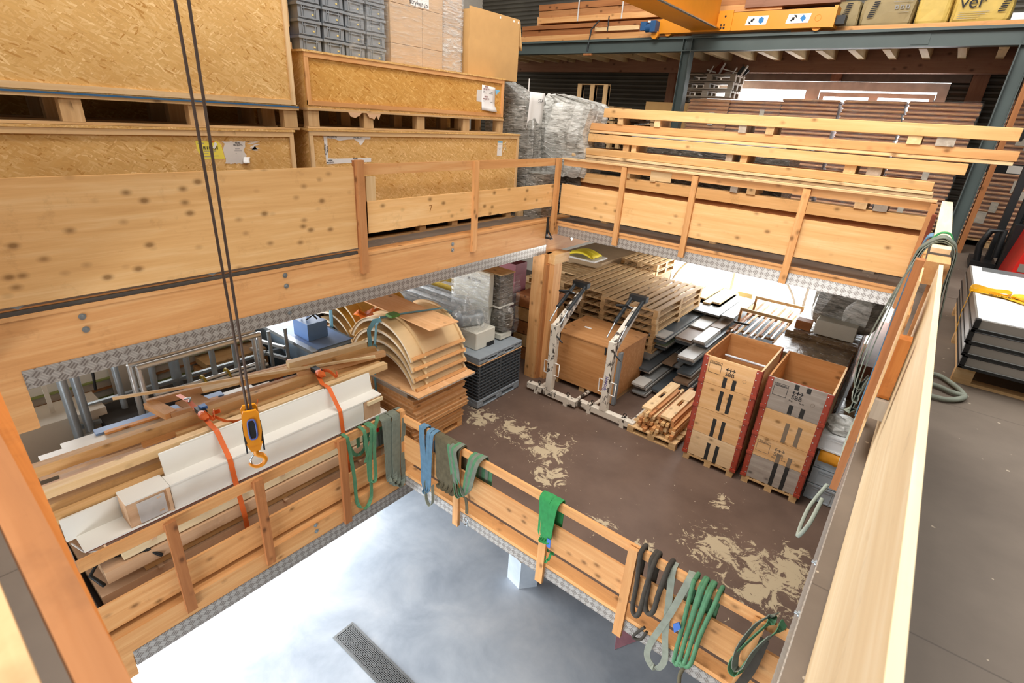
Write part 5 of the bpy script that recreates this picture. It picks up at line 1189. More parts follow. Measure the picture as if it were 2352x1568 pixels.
MB().ribbon([(-8.0, 5.3, 1.76), (-8.0, 4.99, 1.74), (-8.0, 4.97, 1.4), (-8.0, 4.97, .7)], .05, .006, (1, 0, 0)).build('band', 'strap_teal', s)
MB().ribbon([(-7.96, 4.97, 1.7), (-7.93, 4.96, 1.4), (-7.95, 4.96, 1.05)], .05, .006, (1, .2, 0)).build('tail', 'strap_teal', s)

# ------------------------------------------------------------------ folded pallet boxes with wrapped machine heads
plain('plastic_grey', '#8f989f', .45, var=.05); plain('plastic_dark', '#4f5458', .45, var=.08); plain('machine_cream', '#d5d2c4', .4, var=.03)
t = thing('folded_box_stack', (-5.85, 6.75, 0), 'stack of folded grey plastic pallet boxes on its grey plastic pallet', 'pallet box')
x0, x1, y0, y1 = -6.3, -5.36, 6.14, 7.36
mb = MB()
for y in (y0, (y0 + y1) / 2 - .08, y1 - .16): mb.box(x0, x1, y, y + .16, 0, .10)
mb.box(x0, x1, y0, y1, .10, .16); mb.box(x1 - .1, x1, y0, y1, 0, .025)
mb.build('plastic_pallet', 'plastic_grey', t, .008)
for k in range(11):
    z = .165 + .064 * k; mb = MB()
    mb.box(x0 + .03, x1 - .03, y0 + .03, y1 - .03, z, z + .06)
    mb.box(x0, x1, y0, y1, z + .046, z + .06)
    for q in range(13): yy = y0 + .02 + q * (y1 - y0 - .06) / 12; mb.box(x1 - .03, x1 - .004, yy, yy + (.03 if q in (0, 6, 12) else .012), z, z + .05)
    for q in range(9): xx = x0 + .02 + q * (x1 - x0 - .06) / 8; mb.box(xx, xx + .012, y0 + .004, y0 + .03, z, z + .05)
    mb.build('folded_frame', 'plastic_dark', t)
t = thing('plastic_lid_pallet', (-5.85, 6.75, .87), 'grey plastic pallet lying on top of the folded boxes', 'pallet')
mb = MB().box(x0, x1, y0, y1, .98, 1.02).box(x0 + .03, x1 - .03, y0 + .02, y1 - .02, .885, .9)
for y in (y0, (y0 + y1) / 2 - .12, y1 - .24): mb.box(x0, x1, y, y + .24, .885, .98)
mb.box(x1 - .03, x1, y0, y1, .885, .91).box(x1 - .03, x1, y0, y1, .955, .98)
mb.build('deck', 'plastic_grey', t, .008); B(x0 - .02, x1 + .012, y0 - .01, y1 + .01, .873, .885).build('sheet', 'ply', t)
t = thing('packed_machine', (-5.7, 6.6, 1.02), 'cream machine housing with a film-wrapped round motor, on the folded boxes', 'machine')
B(-6.42, -5.62, 6.34, 6.86, 1.02, 1.36).build('housing', 'machine_cream', t, .015)
B(-5.635, -5.612, 6.62, 6.82, 1.02, 1.10).build('foot_opening', 'black', t)
MB().cyl((-6.05, 6.35, 1.5), (-5.9, 6.75, 1.5), .14, 18).build('motor', 'steel_tube', t)
MB().lump((-5.98, 6.55, 1.45), (.36, .32, .26), 16, 8, .08, .8, 5).build('film_cover', film('film_crumple', .42, '#f1f2ef', (7, 7, 7)), t)
MB().tube([(-6.0, 6.55, 1.6), (-6.02, 6.5, 1.8), (-6.0, 6.52, 2.0)], .03, 7, True, [.12, .05, .02]).build('film_twist', 'film_heavy', t)
t = thing('packed_machine', (-6.1, 7.0, 1.02), 'tall cream machine column marked enine, wrapped in film, rear one on the folded boxes', 'machine')
B(-6.4, -5.9, 6.95, 7.3, 1.02, 2.2).build('column', 'machine_cream', t, .01)
B(-6.8, -5.86, 6.93, 7.05, 1.62, 2.28).build('front_panel', 'machine_cream', t, .02)
B(-5.9, -5.6, 7.0, 7.32, 1.05, 1.14).build('base', 'machine_cream', t)
MB().lump((-5.75, 7.2, 1.4), (.2, .2, .26), 14, 8, .05, .7, 8).build('dark_drum', 'wrap_dark', t)
B(-6.7, -5.72, 7.06, 7.44, 1.66, 2.26).build('upper_box', 'wrap_dark', t)
B(-6.72, -5.70, 7.05, 7.46, 2.26, 2.28).build('lid', 'pallet', t)
B(-6.7, -5.69, 7.04, 7.46, 1.63, 1.66).build('tray', 'lac_white', t)
text('lettering', 'enine', .1, on_y(-6.2, 6.927, 2.10, -.03), 'ink', t)
MB().prism([(-6.42, 2.12), (-6.36, 2.12), (-6.39, 2.08)], 'y', 6.922, 6.929).build('logo_mark', 'ink', t)
MB().sheet([[(-6.82 + .98 * j / 8, 6.90 + U(-.012, .012), 1.1 + 1.15 * i / 9) for j in range(9)] for i in range(10)], .001).build('film_wrap', 'film_heavy', t)
MB().sheet([[(-5.58 + U(-.015, .015), 6.98 + .5 * j / 8, 1.1 + 1.15 * i / 9) for j in range(9)] for i in range(10)], .001).build('film_wrap', 'film_clear', t)
# wrapped tubes and yellow profiles behind
crinkle('foil', '#9aa4ad', '#d3d8dc', .15)
for k in range(7): tag(MB().cyl((-9.6, 6.4 + .17 * k, 1.40 + .03 * (k % 2)), (-6.55, 6.4 + .17 * k, 1.40 + .03 * (k % 2)), .082, 10).build('foil_tube', 'foil'), 'foil-wrapped tube in the row behind the curved shells, %s from the shells' % ['first', 'second', 'third', 'fourth', 'fifth', 'sixth', 'seventh'][k], 'tube', 'foil-wrapped tubes')
plain('profile_yellow', '#c9a94a', .35, var=.1)
for k in range(6): tag(B(-9.6, -6.9, 7.65 + .2 * k, 7.83 + .2 * k, 1.32, 1.5).build('yellow_profile', 'profile_yellow'), 'yellow wrapped profile behind the foil tubes, %s in the row' % ['first', 'second', 'third', 'fourth', 'fifth', 'sixth'][k], 'profile', 'yellow profiles')
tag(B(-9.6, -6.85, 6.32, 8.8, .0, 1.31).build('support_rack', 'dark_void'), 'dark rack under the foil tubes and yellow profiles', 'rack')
for k in range(2): tag(B(-7.9 + .35 * k, -7.6 + .35 * k, 7.67, 7.8, 1.501, 1.504).build('paper_slip', 'paper'), 'white paper slip on the yellow profiles, ' + ['wall side', 'opening side'][k], 'paper', 'paper slips')
plain('dark_red', '#6f1a26', .5)
tag(B(-6.95, -6.5, 8.5, 8.9, .0, 2.05).build('red_cabinet', 'dark_red'), 'dark red cabinet half hidden behind the timber column', 'cabinet')
for k in range(5): tag(B(-6.4, -5.7, 8.45, 9.3, .3 * k, .3 * k + .27).build('timber_pack', 'deal' if k % 2 else 'spruce_dark'), 'timber pack behind the column, %s of the pile' % ['lowest', 'second', 'third', 'fourth', 'topmost'][k], 'timber', 'timber packs behind the column')

# ------------------------------------------------------------------ plywood crate and the two lifting stands
t = thing('plywood_crate', (-4.37, 8.6, 0), 'big brown plywood crate with a metal edge behind the lifting stands', 'crate')
B(-5.06, -3.66, 8.08, 9.22, .1, 1.1).build('body', 'crate', t, .006)
B(-5.08, -3.64, 8.06, 9.24, 1.1, 1.125).build('lid', 'crate', t)
for x in (-5.04, -4.42, -3.8): B(x, x + .12, 8.1, 9.2, 0, .1).build('runner', 'pallet', t)
B(-3.66, -3.60, 8.04, 8.12, .02, 1.1).build('edge_guard', 'steel_tube', t); B(-3.80, -3.66, 8.055, 8.08, .02, 1.1).build('corner_board', 'spruce', t)
for x in (-4.98, -3.95): B(x, x + .03, 8.055, 8.08, .96, 1.11).build('latch', 'dark_steel', t)
tag(B(-4.75, -4.6, 8.6, 8.66, 1.126, 1.13).build('paper_scrap', 'paper'), 'white scrap lying on the plywood crate', 'paper')
def painted_worn():
    m, b, t = newmat('worn_paint'); P(b, rough=.5)
    v = t.coords(True, (1, 1, .55)); n = t.noise(v, 9, 7, .7, .3); n2 = t.noise(v, 1.6, 3)
    f = t.ramp(t.math('ADD', n, t.math('MULTIPLY', n2, .5)), [(.80, (0, 0, 0)), (.83, (1, 1, 1))])
    t.link(t.mix(f, C4('#d8cfc0'), C4('#3c342d')), b.inputs['Base Color'])
painted_worn()
def lift_stand(label, cx, y, scrawl=False):
    t = thing('lifting_stand', (cx, y, 0), label, 'lifting stand')
    x0, x1 = cx - .50, cx + .62
    MB().box(x0, x1, y - .06, y + .06, .05, .17).build('base_beam', 'worn_paint', t, .006)
    for x in (x0 + .22, x1 - .22): MB().box(x - .03, x + .05, y - .07, y + .07, .0, .18).build('sleeve', 'worn_paint', t)
    for x in (x0 + .26, x1 - .2): MB().ring((x, y, .235), (0, 1, 0), .03, .007, 14, 6).cyl((x, y, .17), (x, y, .21), .015).build('lock_screw', 'black', t)
    for x in (x0 + .2, x1 - .12): MB().cyl((x, y, .06), (x, y + .8, .06), .035, 12).build('leg', 'worn_paint', t)
    MB().box(cx - .065, cx + .065, y - .065, y + .065, .17, 1.52).build('post', 'worn_paint', t, .005)
    MB().prism([(y - .06, 1.40), (y + .06, 1.30), (y + .75, 1.86), (y + .72, 1.96), (y - .06, 1.52)], 'x', cx - .045, cx + .045).build('arm', 'worn_paint', t)
    for dx in (-.14, .09):
        MB().cyl((cx + dx, y + .22, 1.76), (cx + dx, y + .80, 2.12), .035, 10).build('gas_strut', 'dark_steel', t)
        MB().tube([(cx + dx, y - .0, 1.54), (cx + dx, y + .22, 1.76)], .014, 6).build('strut_rod', 'zinc', t)
    MB().box(cx - .18, cx + .14, y + .72, y + .84, 2.06, 2.16).build('cross_head', 'black', t)
    MB().tube([(cx - .22, y + .35, 2.03), (cx - .05, y + .38, 2.06), (cx - .02, y + .55, 1.98), (cx - .2, y + .53, 1.95), (cx - .22, y + .35, 2.03)], .02, 6).build('handle_loop', 'black', t)
    for dx, sg in ((-.065, -1), (.065, 1)):
        MB().tube([(cx + dx, y, .75), (cx + dx + sg * .1, y, .75), (cx + dx + sg * .1, y, .5), (cx + dx, y, .5)], .011, 6).build('grip', 'sign_white', t)
    MB().cyl((cx + .06, y - .02, 1.3), (cx + .2, y - .04, 1.22), .014).build('crank_pin', 'black', t)
    if scrawl: text('handwriting', 'Spoerri', .1, on_y(cx - .01, y - .0665, .72, PI / 2 - .1), 'ink_purple', t)
plain('ink_purple', '#4a3f86', .6)
lift_stand('worn white lifting stand beside the timber column', -4.69, 7.45)
lift_stand('worn white lifting stand with purple scribbling, further from the column', -3.55, 7.53, True)

# ------------------------------------------------------------------ pallets and cardboard beyond the crate
pz = pallet('long wooden pallet on top of the front pile beyond the plywood crate', -5.05, -3.72, 9.75, 12.3, 1.31, .15, 8, 'y', 'pallet', 'long pallets, front pile', .66)
for k in range(8): copy_tree(pz, (.015 * (k % 3) - .01, .02 * (k % 2), -.152 * (k + 1)), 'long wooden pallet in the front pile beyond the plywood crate, %s from the top' % (['second', 'third', 'fourth', 'fifth', 'sixth', 'seventh', 'eighth', 'ninth'][k]), 'long pallets, front pile')
pz = pallet('long wooden pallet on top of the pile behind the timber column', -6.35, -5.12, 10.1, 12.7, 1.28, .15, 7, 'y', 'pallet', 'long pallets, rear pile', .68)
for k in range(7): copy_tree(pz, (.03 * (k % 2), -.02 * (k % 3), -.158 * (k + 1)), 'long wooden pallet in the pile behind the timber column, %s from the top' % (['second', 'third', 'fourth', 'fifth', 'sixth', 'seventh', 'eighth'][k]), 'long pallets, rear pile')
pz = pallet('narrow pallet with dark gaps near the cardboard', -6.2, -5.15, 12.85, 14.1, 1.42, .15, 6, 'y', 'pallet', None, .6)
copy_tree(pz, (0, 0, -.17), 'narrow pallet under the one near the cardboard')
tag(B(-6.1, -5.2, 12.9, 14.0, 0, 1.24).build('box_pile', 'carton_dark'), 'brown box pile under the narrow pallets', 'box')
for k in range(2): pallet('pale wooden pallet between the column and the cardboard, ' + ['nearer the column', 'further back'][k], -7.4, -6.42, 10.1 + .95 * k, 11.0 + .95 * k, 1.15 + .05 * k, .15, 5, 'x', 'spruce_pale')
tag(B(-7.5, -6.42, 10.0, 12.0, 0, 1.14).build('goods_pile', 'pallet'), 'timber pile carrying the pale pallets', 'timber pile')
for k in range(3):
    tag(B(-7.8, -6.38, 12.05 + .02 * k, 14.2, .5 * k + .02, .5 * k + .5).build('cardboard_stack', 'carton_dark'), 'stack of flat cardboard sheets in the dark corner, %s bundle' % ['lowest', 'middle', 'topmost'][k], 'cardboard', 'cardboard bundles')
tag(B(-7.42, -6.5, 11.9, 12.6, 1.505, 1.55).build('white_sheets', 'paper_grey'), 'white sheets under the yellow cushion', 'sheets')
plain('yellow_fabric', '#ead12c', .6, var=.05)
tag(MB().sheet([[(-7.35 + .75 * i / 8, 11.95 + .5 * j / 6, 1.6 + .1 * math.sin(PI * i / 8) * (1 - .6 * (j / 6 - .5) ** 2) + .02 * math.sin(4 * j)) for j in range(7)] for i in range(9)], .05).build('yellow_cushion', 'yellow_fabric'), 'bright yellow folded cushion on the white sheets', 'cushion')
for k in range(8):
    tag(B(-4.9 + .2 * k, -4.73 + .2 * k, 12.5 + .1 * (k % 3), 14.1, 1.0 + .03 * (k % 2), 1.04 + .03 * (k % 2)).build('white_plank', 'board_fresh'), 'pale plank reaching towards the bright window, %s from the pallets' % ['first', 'second', 'third', 'fourth', 'fifth', 'sixth', 'seventh', 'eighth'][k], 'plank', 'planks by the bright window')
tag(B(-4.95, -3.3, 12.55, 14.1, .2, .99).build('plank_support', 'pallet'), 'pallet-wood support under the pale planks', 'support')

# ------------------------------------------------------------------ facade boards
plain('fb_dark', '#4d5357', .35, var=.06); plain('fb_grey', '#8d8f8e', .35, var=.06); plain('fb_pale', '#c2bfb8', .4, var=.04); plain('fb_brown', '#8a7058', .5, var=.06); plain('fb_green', '#77876c', .4, var=.06)
fb = []  # x0,x1,y0,y1,z,mat
def F(x0, x1, y0, z, mat, y1=13.9, n=1, th=.042):
    for q in range(n): fb.append((x0 + .012 * (q % 2), x1 + .012 * (q % 2), y0 + .05 * (q % 2), y1, z - th * (q + 1) - .004 * q, th, mat if q == 0 else ('fb_grey', 'fb_pale', 'fb_dark')[q % 3]))
F(-3.58, -3.32, 8.66, .30, 'fb_pale', 9.05, 1); F(-3.58, -3.31, 8.72, .255, 'fb_grey', 13.5, 2); F(-3.56, -3.30, 8.7, .12, 'fb_grey', 13.5, 2)
F(-3.28, -2.95, 9.0, .14, 'fb_dark', 13.5, 2)
F(-3.95, -3.63, 9.52, .50, 'fb_grey', 13.6, 1); F(-3.78, -3.45, 9.1, .44, 'fb_dark', 13.6, 2)
F(-3.44, -3.22, 9.75, .42, 'fb_brown', 10.4, 1); F(-3.44, -3.1, 9.9, .375, 'fb_grey', 13.6, 2)
F(-3.86, -3.5, 9.8, .93, 'fb_pale', 10.25, 1, .03); F(-3.88, -3.5, 9.82, .90, 'fb_dark', 13.7, 3); F(-3.86, -3.5, 9.95, .72, 'fb_green', 13.7, 3)
F(-3.46, -3.12, 10.3, .83, 'fb_brown', 13.7, 3); F(-3.46, -3.14, 11.1, .87, 'fb_pale', 12.0, 1); F(-3.10, -2.86, 10.35, .86, 'fb_pale', 11.4, 2); F(-3.12, -2.86, 11.45, .86, 'fb_brown', 12.4, 1)
F(-3.12, -2.80, 9.65, .72, 'fb_pale', 13.6, 3); F(-3.02, -2.78, 10.35, .775, 'fb_dark', 13.6, 1)
F(-3.0, -2.72, 9.4, .50, 'fb_dark', 13.6, 2); F(-3.0, -2.7, 9.3, .35, 'fb_brown', 13.4, 2); F(-2.98, -2.68, 9.35, .24, 'fb_dark', 13.4, 3)
F(-3.84, -3.1, 11.9, .99, 'fb_grey', 13.9, 1); F(-3.08, -2.8, 12.0, .99, 'fb_grey', 13.9, 1)
for k, (x0, x1, y0, y1, z, th, mt) in enumerate(fb):
    nmz = {'fb_dark': 'dark grey', 'fb_grey': 'mid grey', 'fb_pale': 'pale', 'fb_brown': 'brown', 'fb_green': 'greenish'}[mt]
    side = 'towards the plywood crate' if x0 < -3.4 else ('in the middle' if x0 < -3.15 else 'towards the open crates')
    tag(B(x0, x1, y0, y1, z, z + th).build('facade_board', mt), '%s facade board %s, lying %d cm high, end %d cm back' % (nmz, side, round(z * 100), round((y0 - 8) * 100)), 'board', 'facade boards')
for k, (x, y) in enumerate(((-3.75, 9.6), (-3.2, 9.7), (-3.75, 12), (-3.0, 11.9))): tag(B(x - .12, x + .2, y + .6, y + .72, 0, .03).build('floor_batten', 'pallet'), 'floor batten under the facade boards, ' + ['front by the crate', 'front middle', 'rear by the crate', 'rear middle'][k], 'batten')
# rack of laths with two cross bars
t = thing('lath_rack', (-2.2, 12.5, 0), 'low timber rack with two cross bars holding white and brown laths', 'rack')
for y in (12.42, 13.7): B(-2.8, -1.68, y, y + .05, 1.08, 1.15).build('cross_bar', 'spruce_pale', t)
for x in (-2.8, -1.72):
    for y in (12.42, 13.7): B(x, x + .05, y, y + .05, 0, 1.08).build('post', 'spruce', t)
    B(x, x + .05, 11.6, 13.75, .72, .78).build('side_rail', 'spruce_dark', t)
for y in (11.8, 13.2): B(-2.8, -1.68, y, y + .06, .78, .82).build('lower_bar', 'spruce', t)
for k in range(22):
    tag(MB().bar((-2.66 + .042 * k + U(-.01, .01), 11.3 + U(-.2, .5), .86 + .05 * (k % 3)), (-2.66 + .042 * k + U(-.02, .02), 14.0, .90 + .05 * (k % 3)), .035, .025).build('lath', ['lac_white', 'deal', 'spruce_dark', 'lac_white'][k % 4]), 'lath lying in the low rack, number %d counted from the facade boards' % (k + 1) if 0 else 'thin %s lath lying in the low rack' % ['white', 'light brown', 'dark brown', 'white'][k % 4], 'lath', 'laths in the rack')
tag(B(-2.7, -1.75, 11.6, 13.9, .0, .7).build('blue_sheet_pack', 'blue_grey'), 'blue-grey sheet pack under the lath rack', 'sheet pack')
tag(MB().tube([(-2.72, 11.8, .98), (-2.55, 11.7, 1.02), (-2.4, 11.8, 1.0)], .025, 6).build('screw_clamp', 'dark_steel'), 'dark screw clamp lying on the laths', 'clamp')

# ------------------------------------------------------------------ battens on a pallet
pb = pallet('small pallet under the pile of square battens', -3.02, -2.14, 7.45, 8.35, 0, .13, 5, 'x', 'pallet')
z = .135; k = 0; rr = random.Random(8)
for r in range(6):
    x = -2.88 + .03 * r + rr.uniform(-.02, .02)
    while x < -2.2 - (.06 if r > 3 else 0):
        y0 = 7.48 + rr.uniform(-.05, .12); wd = rr.choice((.05, .055, .06))
        if not (r >= 3 and -2.62 < x < -2.55):
            tag(MB().bar((x, y0, z + .03), (x + rr.uniform(-.02, .03), 8.75 + rr.uniform(-.1, .2), z + .03), wd, .055).build('batten', rr.choice(('spruce', 'deal', 'spruce_pale', 'spruce_orange'))), 'square batten in the pile on the small pallet', 'batten', 'battens on the small pallet')
        x += wd + rr.uniform(.006, .02); k += 1
    z += .058
for q, (x0, x1, y0, y1) in enumerate(((-2.86, -2.68, 7.55, 8.8), (-2.5, -2.32, 7.5, 8.75))):
    t = thing('slotted_plank', ((x0 + x1) / 2, 8.1, z), 'short plank with a long slot, on the batten pile, ' + ['nearer the plywood crate', 'nearer the open crates'][q], 'plank')
    xm = (x0 + x1) / 2
    MB().box(x0, x0 + .06, y0, y1, z, z + .045).box(x1 - .06, x1, y0, y1, z, z + .045).box(x0 + .06, x1 - .06, y0, y0 + .5, z, z + .045).box(x0 + .06, x1 - .06, y0 + .78, y1, z, z + .045).build('plank', 'spruce_pale', t)

# ------------------------------------------------------------------ railway collar crates
plain('rust_red', '#9d3f2c', .55, var=.1); plain('black_paint', '#2b2a28', .7, var=.1); plain('faded_paint', '#7a6a58', .7); plain('screw', '#c9c6c0', .3, metal=.8)
film('film_cup', .3)
def collar(label, x0, x1, y0, y1, z0, z1, mat, bars=None, full=False, faded=False, top=False, etik=False, group=None, double=False):
    t = thing('collar_crate', ((x0 + x1) / 2, (y0 + y1) / 2, z0), label, 'crate collar', group)
    th = .025
    B(x0, x1, y0, y0 + th, z0, z1).build('front_board', mat, t); B(x0, x1, y1 - th, y1, z0, z1).build('back_board', 'crate', t)
    B(x0, x0 + th, y0 + th, y1 - th, z0, z1).build('side_board', 'crate', t); B(x1 - th, x1, y0 + th, y1 - th, z0, z1).build('side_board', 'sbb_pale', t)
    w = .075
    for a, c in ((x0, x0 + w), (x1 - w, x1)):
        mb = MB().box(a, c, y0 - .006, y0, z0, z1).box(a - .008 if a == x0 else a, c if a == x0 else c + .008, y0 - .018, y0, z0 - .012, z0 + .035)
        xo = x0 if a == x0 else x1
        mb.box(xo - .004, xo + .004, y0 - .006, y0 + .09, z0, z1)
        mb.build('corner_iron', 'rust_red', t); B(xo - .004, xo + .004, y1 - .09, y1, z0, z1).build('rear_iron', 'rust_red', t)
        mb = MB(); n = 4
        for q in range(n): zz = z0 + .06 + (z1 - z0 - .1) * q / (n - 1); xc = (a + c) / 2 + (.02 if a == x0 else -.02); mb.cyl((xc, y0 - .006, zz), (xc, y0 - .012, zz), .008, 8)
        mb.build('screw', 'screw', t)
    yf = y0 - .0015
    def bar_(xa, xb, za, zb, m): B(xa, xb, yf, y0, za, zb).build('painted_bar', m, t)
    xm = (x0 + x1) / 2; H_ = z1 - z0
    if bars:
        for (dx, a, c) in bars: bar_(xm + dx, xm + dx + .055, z0 + a * H_, z0 + c * H_, 'faded_paint' if faded else 'black_paint')
    if top:
        ink = 'faded_paint' if faded else 'ink'
        text('lettering', 'SBB', .085, on_y(xm + .0, yf - .001, z1 - .205), ink, t)
        mb = MB()   # double arrow emblem
        cz = z1 - .13; 
        mb.box(xm - .032, xm + .032, yf, y0, cz - .006, cz + .006).box(xm - .006, xm + .006, yf, y0, cz - .028, cz + .028)
        for sg in (-1, 1):
            mb.prism([(xm + sg * .07, cz), (xm + sg * .045, cz + .028), (xm + sg * .033, cz + .028), (xm + sg * .052, cz + .006), (xm + sg * .03, cz + .006), (xm + sg * .03, cz - .006), (xm + sg * .052, cz - .006), (xm + sg * .033, cz - .028), (xm + sg * .045, cz - .028)], 'y', yf, y0)
        mb.build('emblem', ink, t)
        text('lettering', 'Org.', .028, on_y(xm - .06, yf - .001, z1 - .262), ink, t); text('lettering', 'N-66', .028, on_y(xm + .08, yf - .001, z1 - .262), ink, t)
        mb = MB(); wrect(mb, x0 + .10, x0 + .28, z1 - .25, z1 - .06, .005, yf, y0); mb.box(x0 + .10, x0 + .28, yf, y0, z1 - .105, z1 - .10)
        mb.build('label_frame', ink, t); text('lettering', 'Etiketten', .038, on_y(x0 + .19, yf - .001, z1 - .084), ink, t)
        mb = MB().ring((x1 - .2, y0, z1 - .23), (0, 1, 0), .025, .0015, 16, 4); mb.build('round_stamp', 'faded_paint', t)
    return t
def collar_stack(x0, x1, y0, y1, zs, specs, nm):
    pallet('pallet under the %s stack of railway crates' % nm, x0 + .02, x1 - .02, y0 + .0, y1, 0, .12, 5, 'y', 'pallet')
    for (za, zb), sp in zip(zs, specs): collar('%s of the %s stack of railway crates' % (sp.pop('lab'), nm), x0, x1, y0, y1, za, zb, group='railway collar crates', **sp)
L2 = [(-.075, .0, 1), (.06, .0, 1)]
collar_stack(-2.0, -1.17, 7.40, 8.62, [(.125, .55), (.555, .98), (.985, 1.41), (1.415, 1.845)], [
    dict(lab='pale bottom collar with two black bars', mat='sbb_pale', bars=[(-.075, .0, .72), (.06, .0, .72)]),
    dict(lab='second collar with two black bars', mat='sbb', bars=[(-.075, .0, .75), (.06, .0, .75)]),
    dict(lab='paint-splashed third collar with two bars', mat='sbb', bars=[(-.075, .08, .86), (.06, .08, .86)]),
    dict(lab='open top collar lettered SBB', mat='sbb', bars=[(-.075, .0, .38), (.06, .0, .38)], top=True)], 'plain-topped')
collar_stack(-1.09, -.27, 7.44, 8.66, [(.125, .52), (.525, .86), (.865, 1.32), (1.325, 1.805)], [
    dict(lab='stained bottom collar with two long bars', mat='sbb_grey', bars=[(-.02, .0, 1), (.13, .0, 1)]),
    dict(lab='second collar with faded SBB lettering', mat='sbb', bars=[(-.02, .0, .45), (.13, .0, .45)], top=True, faded=True),
    dict(lab='third collar with two faded bars', mat='sbb', bars=[(-.03, .03, .72), (.13, .03, .72)], faded=True),
    dict(lab='grey open top collar lettered SBB', mat='sbb_grey', bars=[(-.06, .02, .32), (.09, .02, .32), (-.06, .82, .985), (.09, .82, .985)], top=True)], 'grey-topped')
rr = random.Random(4)
# things inside the open crates
tag(B(-1.95, -1.22, 7.5, 8.5, 1.32, 1.335).build('inner_board', 'crate'), 'board lying inside the plain-topped crate stack', 'board')
t = thing('metal_grid', (-1.6, 8.0, 1.34), 'red-brown frame with a clear bar inside the plain-topped crate', 'frame')
MB().box(-1.9, -1.25, 8.2, 8.26, 1.34, 1.5).box(-1.9, -1.84, 7.6, 8.2, 1.34, 1.42).build('frame', 'rust_red', t); MB().cyl((-1.93, 8.32, 1.56), (-1.22, 8.32, 1.56), .02).build('bar', 'foil', t)
tag(MB().lump((-1.5, 8.05, 1.4), (.14, .1, .08), seed=3).build('crumpled_paper', 'paper'), 'crumpled white paper inside the plain-topped crate', 'paper')
t = thing('inner_crate', (-.7, 8.1, 1.0), 'smaller wooden crate with a red rim inside the grey-topped crate stack', 'crate')
B(-1.0, -.4, 7.75, 8.4, .9, 1.38).build('body', 'sbb', t); MB().box(-1.0, -.4, 8.38, 8.41, 1.38, 1.42).box(-.62, -.55, 7.74, 7.75, .9, 1.38).build('rim', 'rust_red', t)
# ------------------------------------------------------------------ grey bins right of the crates
tb = euro_bin('storage_bin', 'grey plastic bin at the bottom of the pile right of the railway crates', 0, 0, 0, .4, .4, .3, 'bin_light', 'grey bins right of the crates', False)
bpy.data.objects.remove(tb) if False else None
def bin_y(label, x0, x1, y0, y1, z0, z1, mat='bin_light', group='grey bins right of the crates'):
    t = thing('storage_bin', ((x0 + x1) / 2, (y0 + y1) / 2, z0), label, 'storage bin', group)
    B(x0 + .012, x1 - .012, y0 + .012, y1 - .012, z0, z1 - .03).build('body', mat, t)
    mb = MB(); wrect(mb, x0, x1, z0 + .01, z1, .02, y0, y0 + .012)
    mb.box(x0, x1, y0 - .01, y1, z1 - .03, z1 - .004)
    for x in (x0 + .07, x1 - .085): mb.box(x, x + .012, y0, y0 + .012, z0 + .02, z1 - .02)
    mb.box(x0 + .08, x1 - .08, y0, y0 + .012, z1 - .075, z1 - .063)
    mb.build('rim', mat, t); return t
for o in list(tb.children): bpy.data.objects.remove(o)
bpy.data.objects.remove(tb)
for k in range(3): bin_y('grey plastic bin %s of the pile right of the railway crates' % ['at the bottom', 'in the middle', 'at the top'][k], -.24, .17, 7.7, 8.25, .275 * k + .005, .275 * k + .275)
tag(MB().sheet([[(-.22 + .38 * j / 5, 7.68 - .02 * (i > 3) + .5 * max(0, 3 - i) / 4, .845 - .05 * max(0, i - 3) - .015 * math.sin(3 * j)) for j in range(6)] for i in range(7)], .01).build('yellow_cloth', plain('cloth_amber', '#d9911b', .6)), 'amber cloth squeezed between the grey bins and the white bin', 'cloth')
bin_y('white plastic bin with a film bag, uppermost right of the railway crates', -.28, .16, 7.68, 8.3, .86, 1.12, 'tray_white', None)
tag(MB().lump((-.1, 8.0, 1.18), (.2, .26, .1), 14, 8, .12, .8, 6).build('film_bag', 'wrap_silver'), 'crumpled clear bag lying in the white bin', 'bag')
tag(B(.17, .24, 7.62, 7.72, 0, .95).build('upright_plank', 'spruce'), 'orange plank standing beside the grey bins', 'plank')
# ------------------------------------------------------------------ wrapped goods behind the railway crates
crinkle('film_brown', '#6f5840', '#a08767', .16)
def wpack(label, x0, x1, y0, y1, z0, z1, mat='film_brown'):
    t = thing('wrapped_pack', ((x0 + x1) / 2, (y0 + y1) / 2, z0), label, 'wrapped pack')
    B(x0, x1, y0, y1, z0, z1).build('body', mat, t, .012)
    mb = MB(); z = z0 + .06
    while z < z1 - .03: mb.box(x1, x1 + .012, y0 + .01, y1 - .01, z, z + .03); z += .075
    mb.build('layer_edges', 'pack_edge', t); return t
wpack('film-wrapped brown pack right behind the grey-topped crates', -1.55, -.33, 9.75, 10.75, .02, 1.36)
wpack('film-wrapped brown pack carrying the wrapped machine', -1.52, -.3, 10.8, 13.2, .02, 1.44)
tag(MB().sheet([[(-.29 + .03 * math.sin(4 * i) + .02 * math.sin(7 * j), 9.6 + 2.4 * j / 8, .5 + .92 * i / 8) for j in range(9)] for i in range(9)], .003).build('white_film', 'film_heavy'), 'white film hanging down the side of the brown packs', 'film')
t = thing('wrapped_machine', (-.75, 11.5, 1.45), 'film-wrapped machine with a pale panel on the brown packs, under the gallery edge', 'wrapped machine')
B(-1.08, -.4, 10.95, 11.35, 1.45, 1.74).build('pale_panel', 'machine_cream', t, .01)
MB().lump((-.78, 11.8, 1.95), (.5, .55, .52), 18, 9, .07, .55, 12).build('wrapping', 'wrap_grey', t)
MB().lump((-.45, 11.75, 1.9), (.35, .6, .42), 14, 8, .1, .6, 13).build('film_flap', 'wrap_silver', t)
tag(B(-1.42, -1.15, 11.0, 11.25, 1.45, 1.62).build('brown_block', 'spruce_dark'), 'brown block with a knob beside the wrapped machine', 'block')
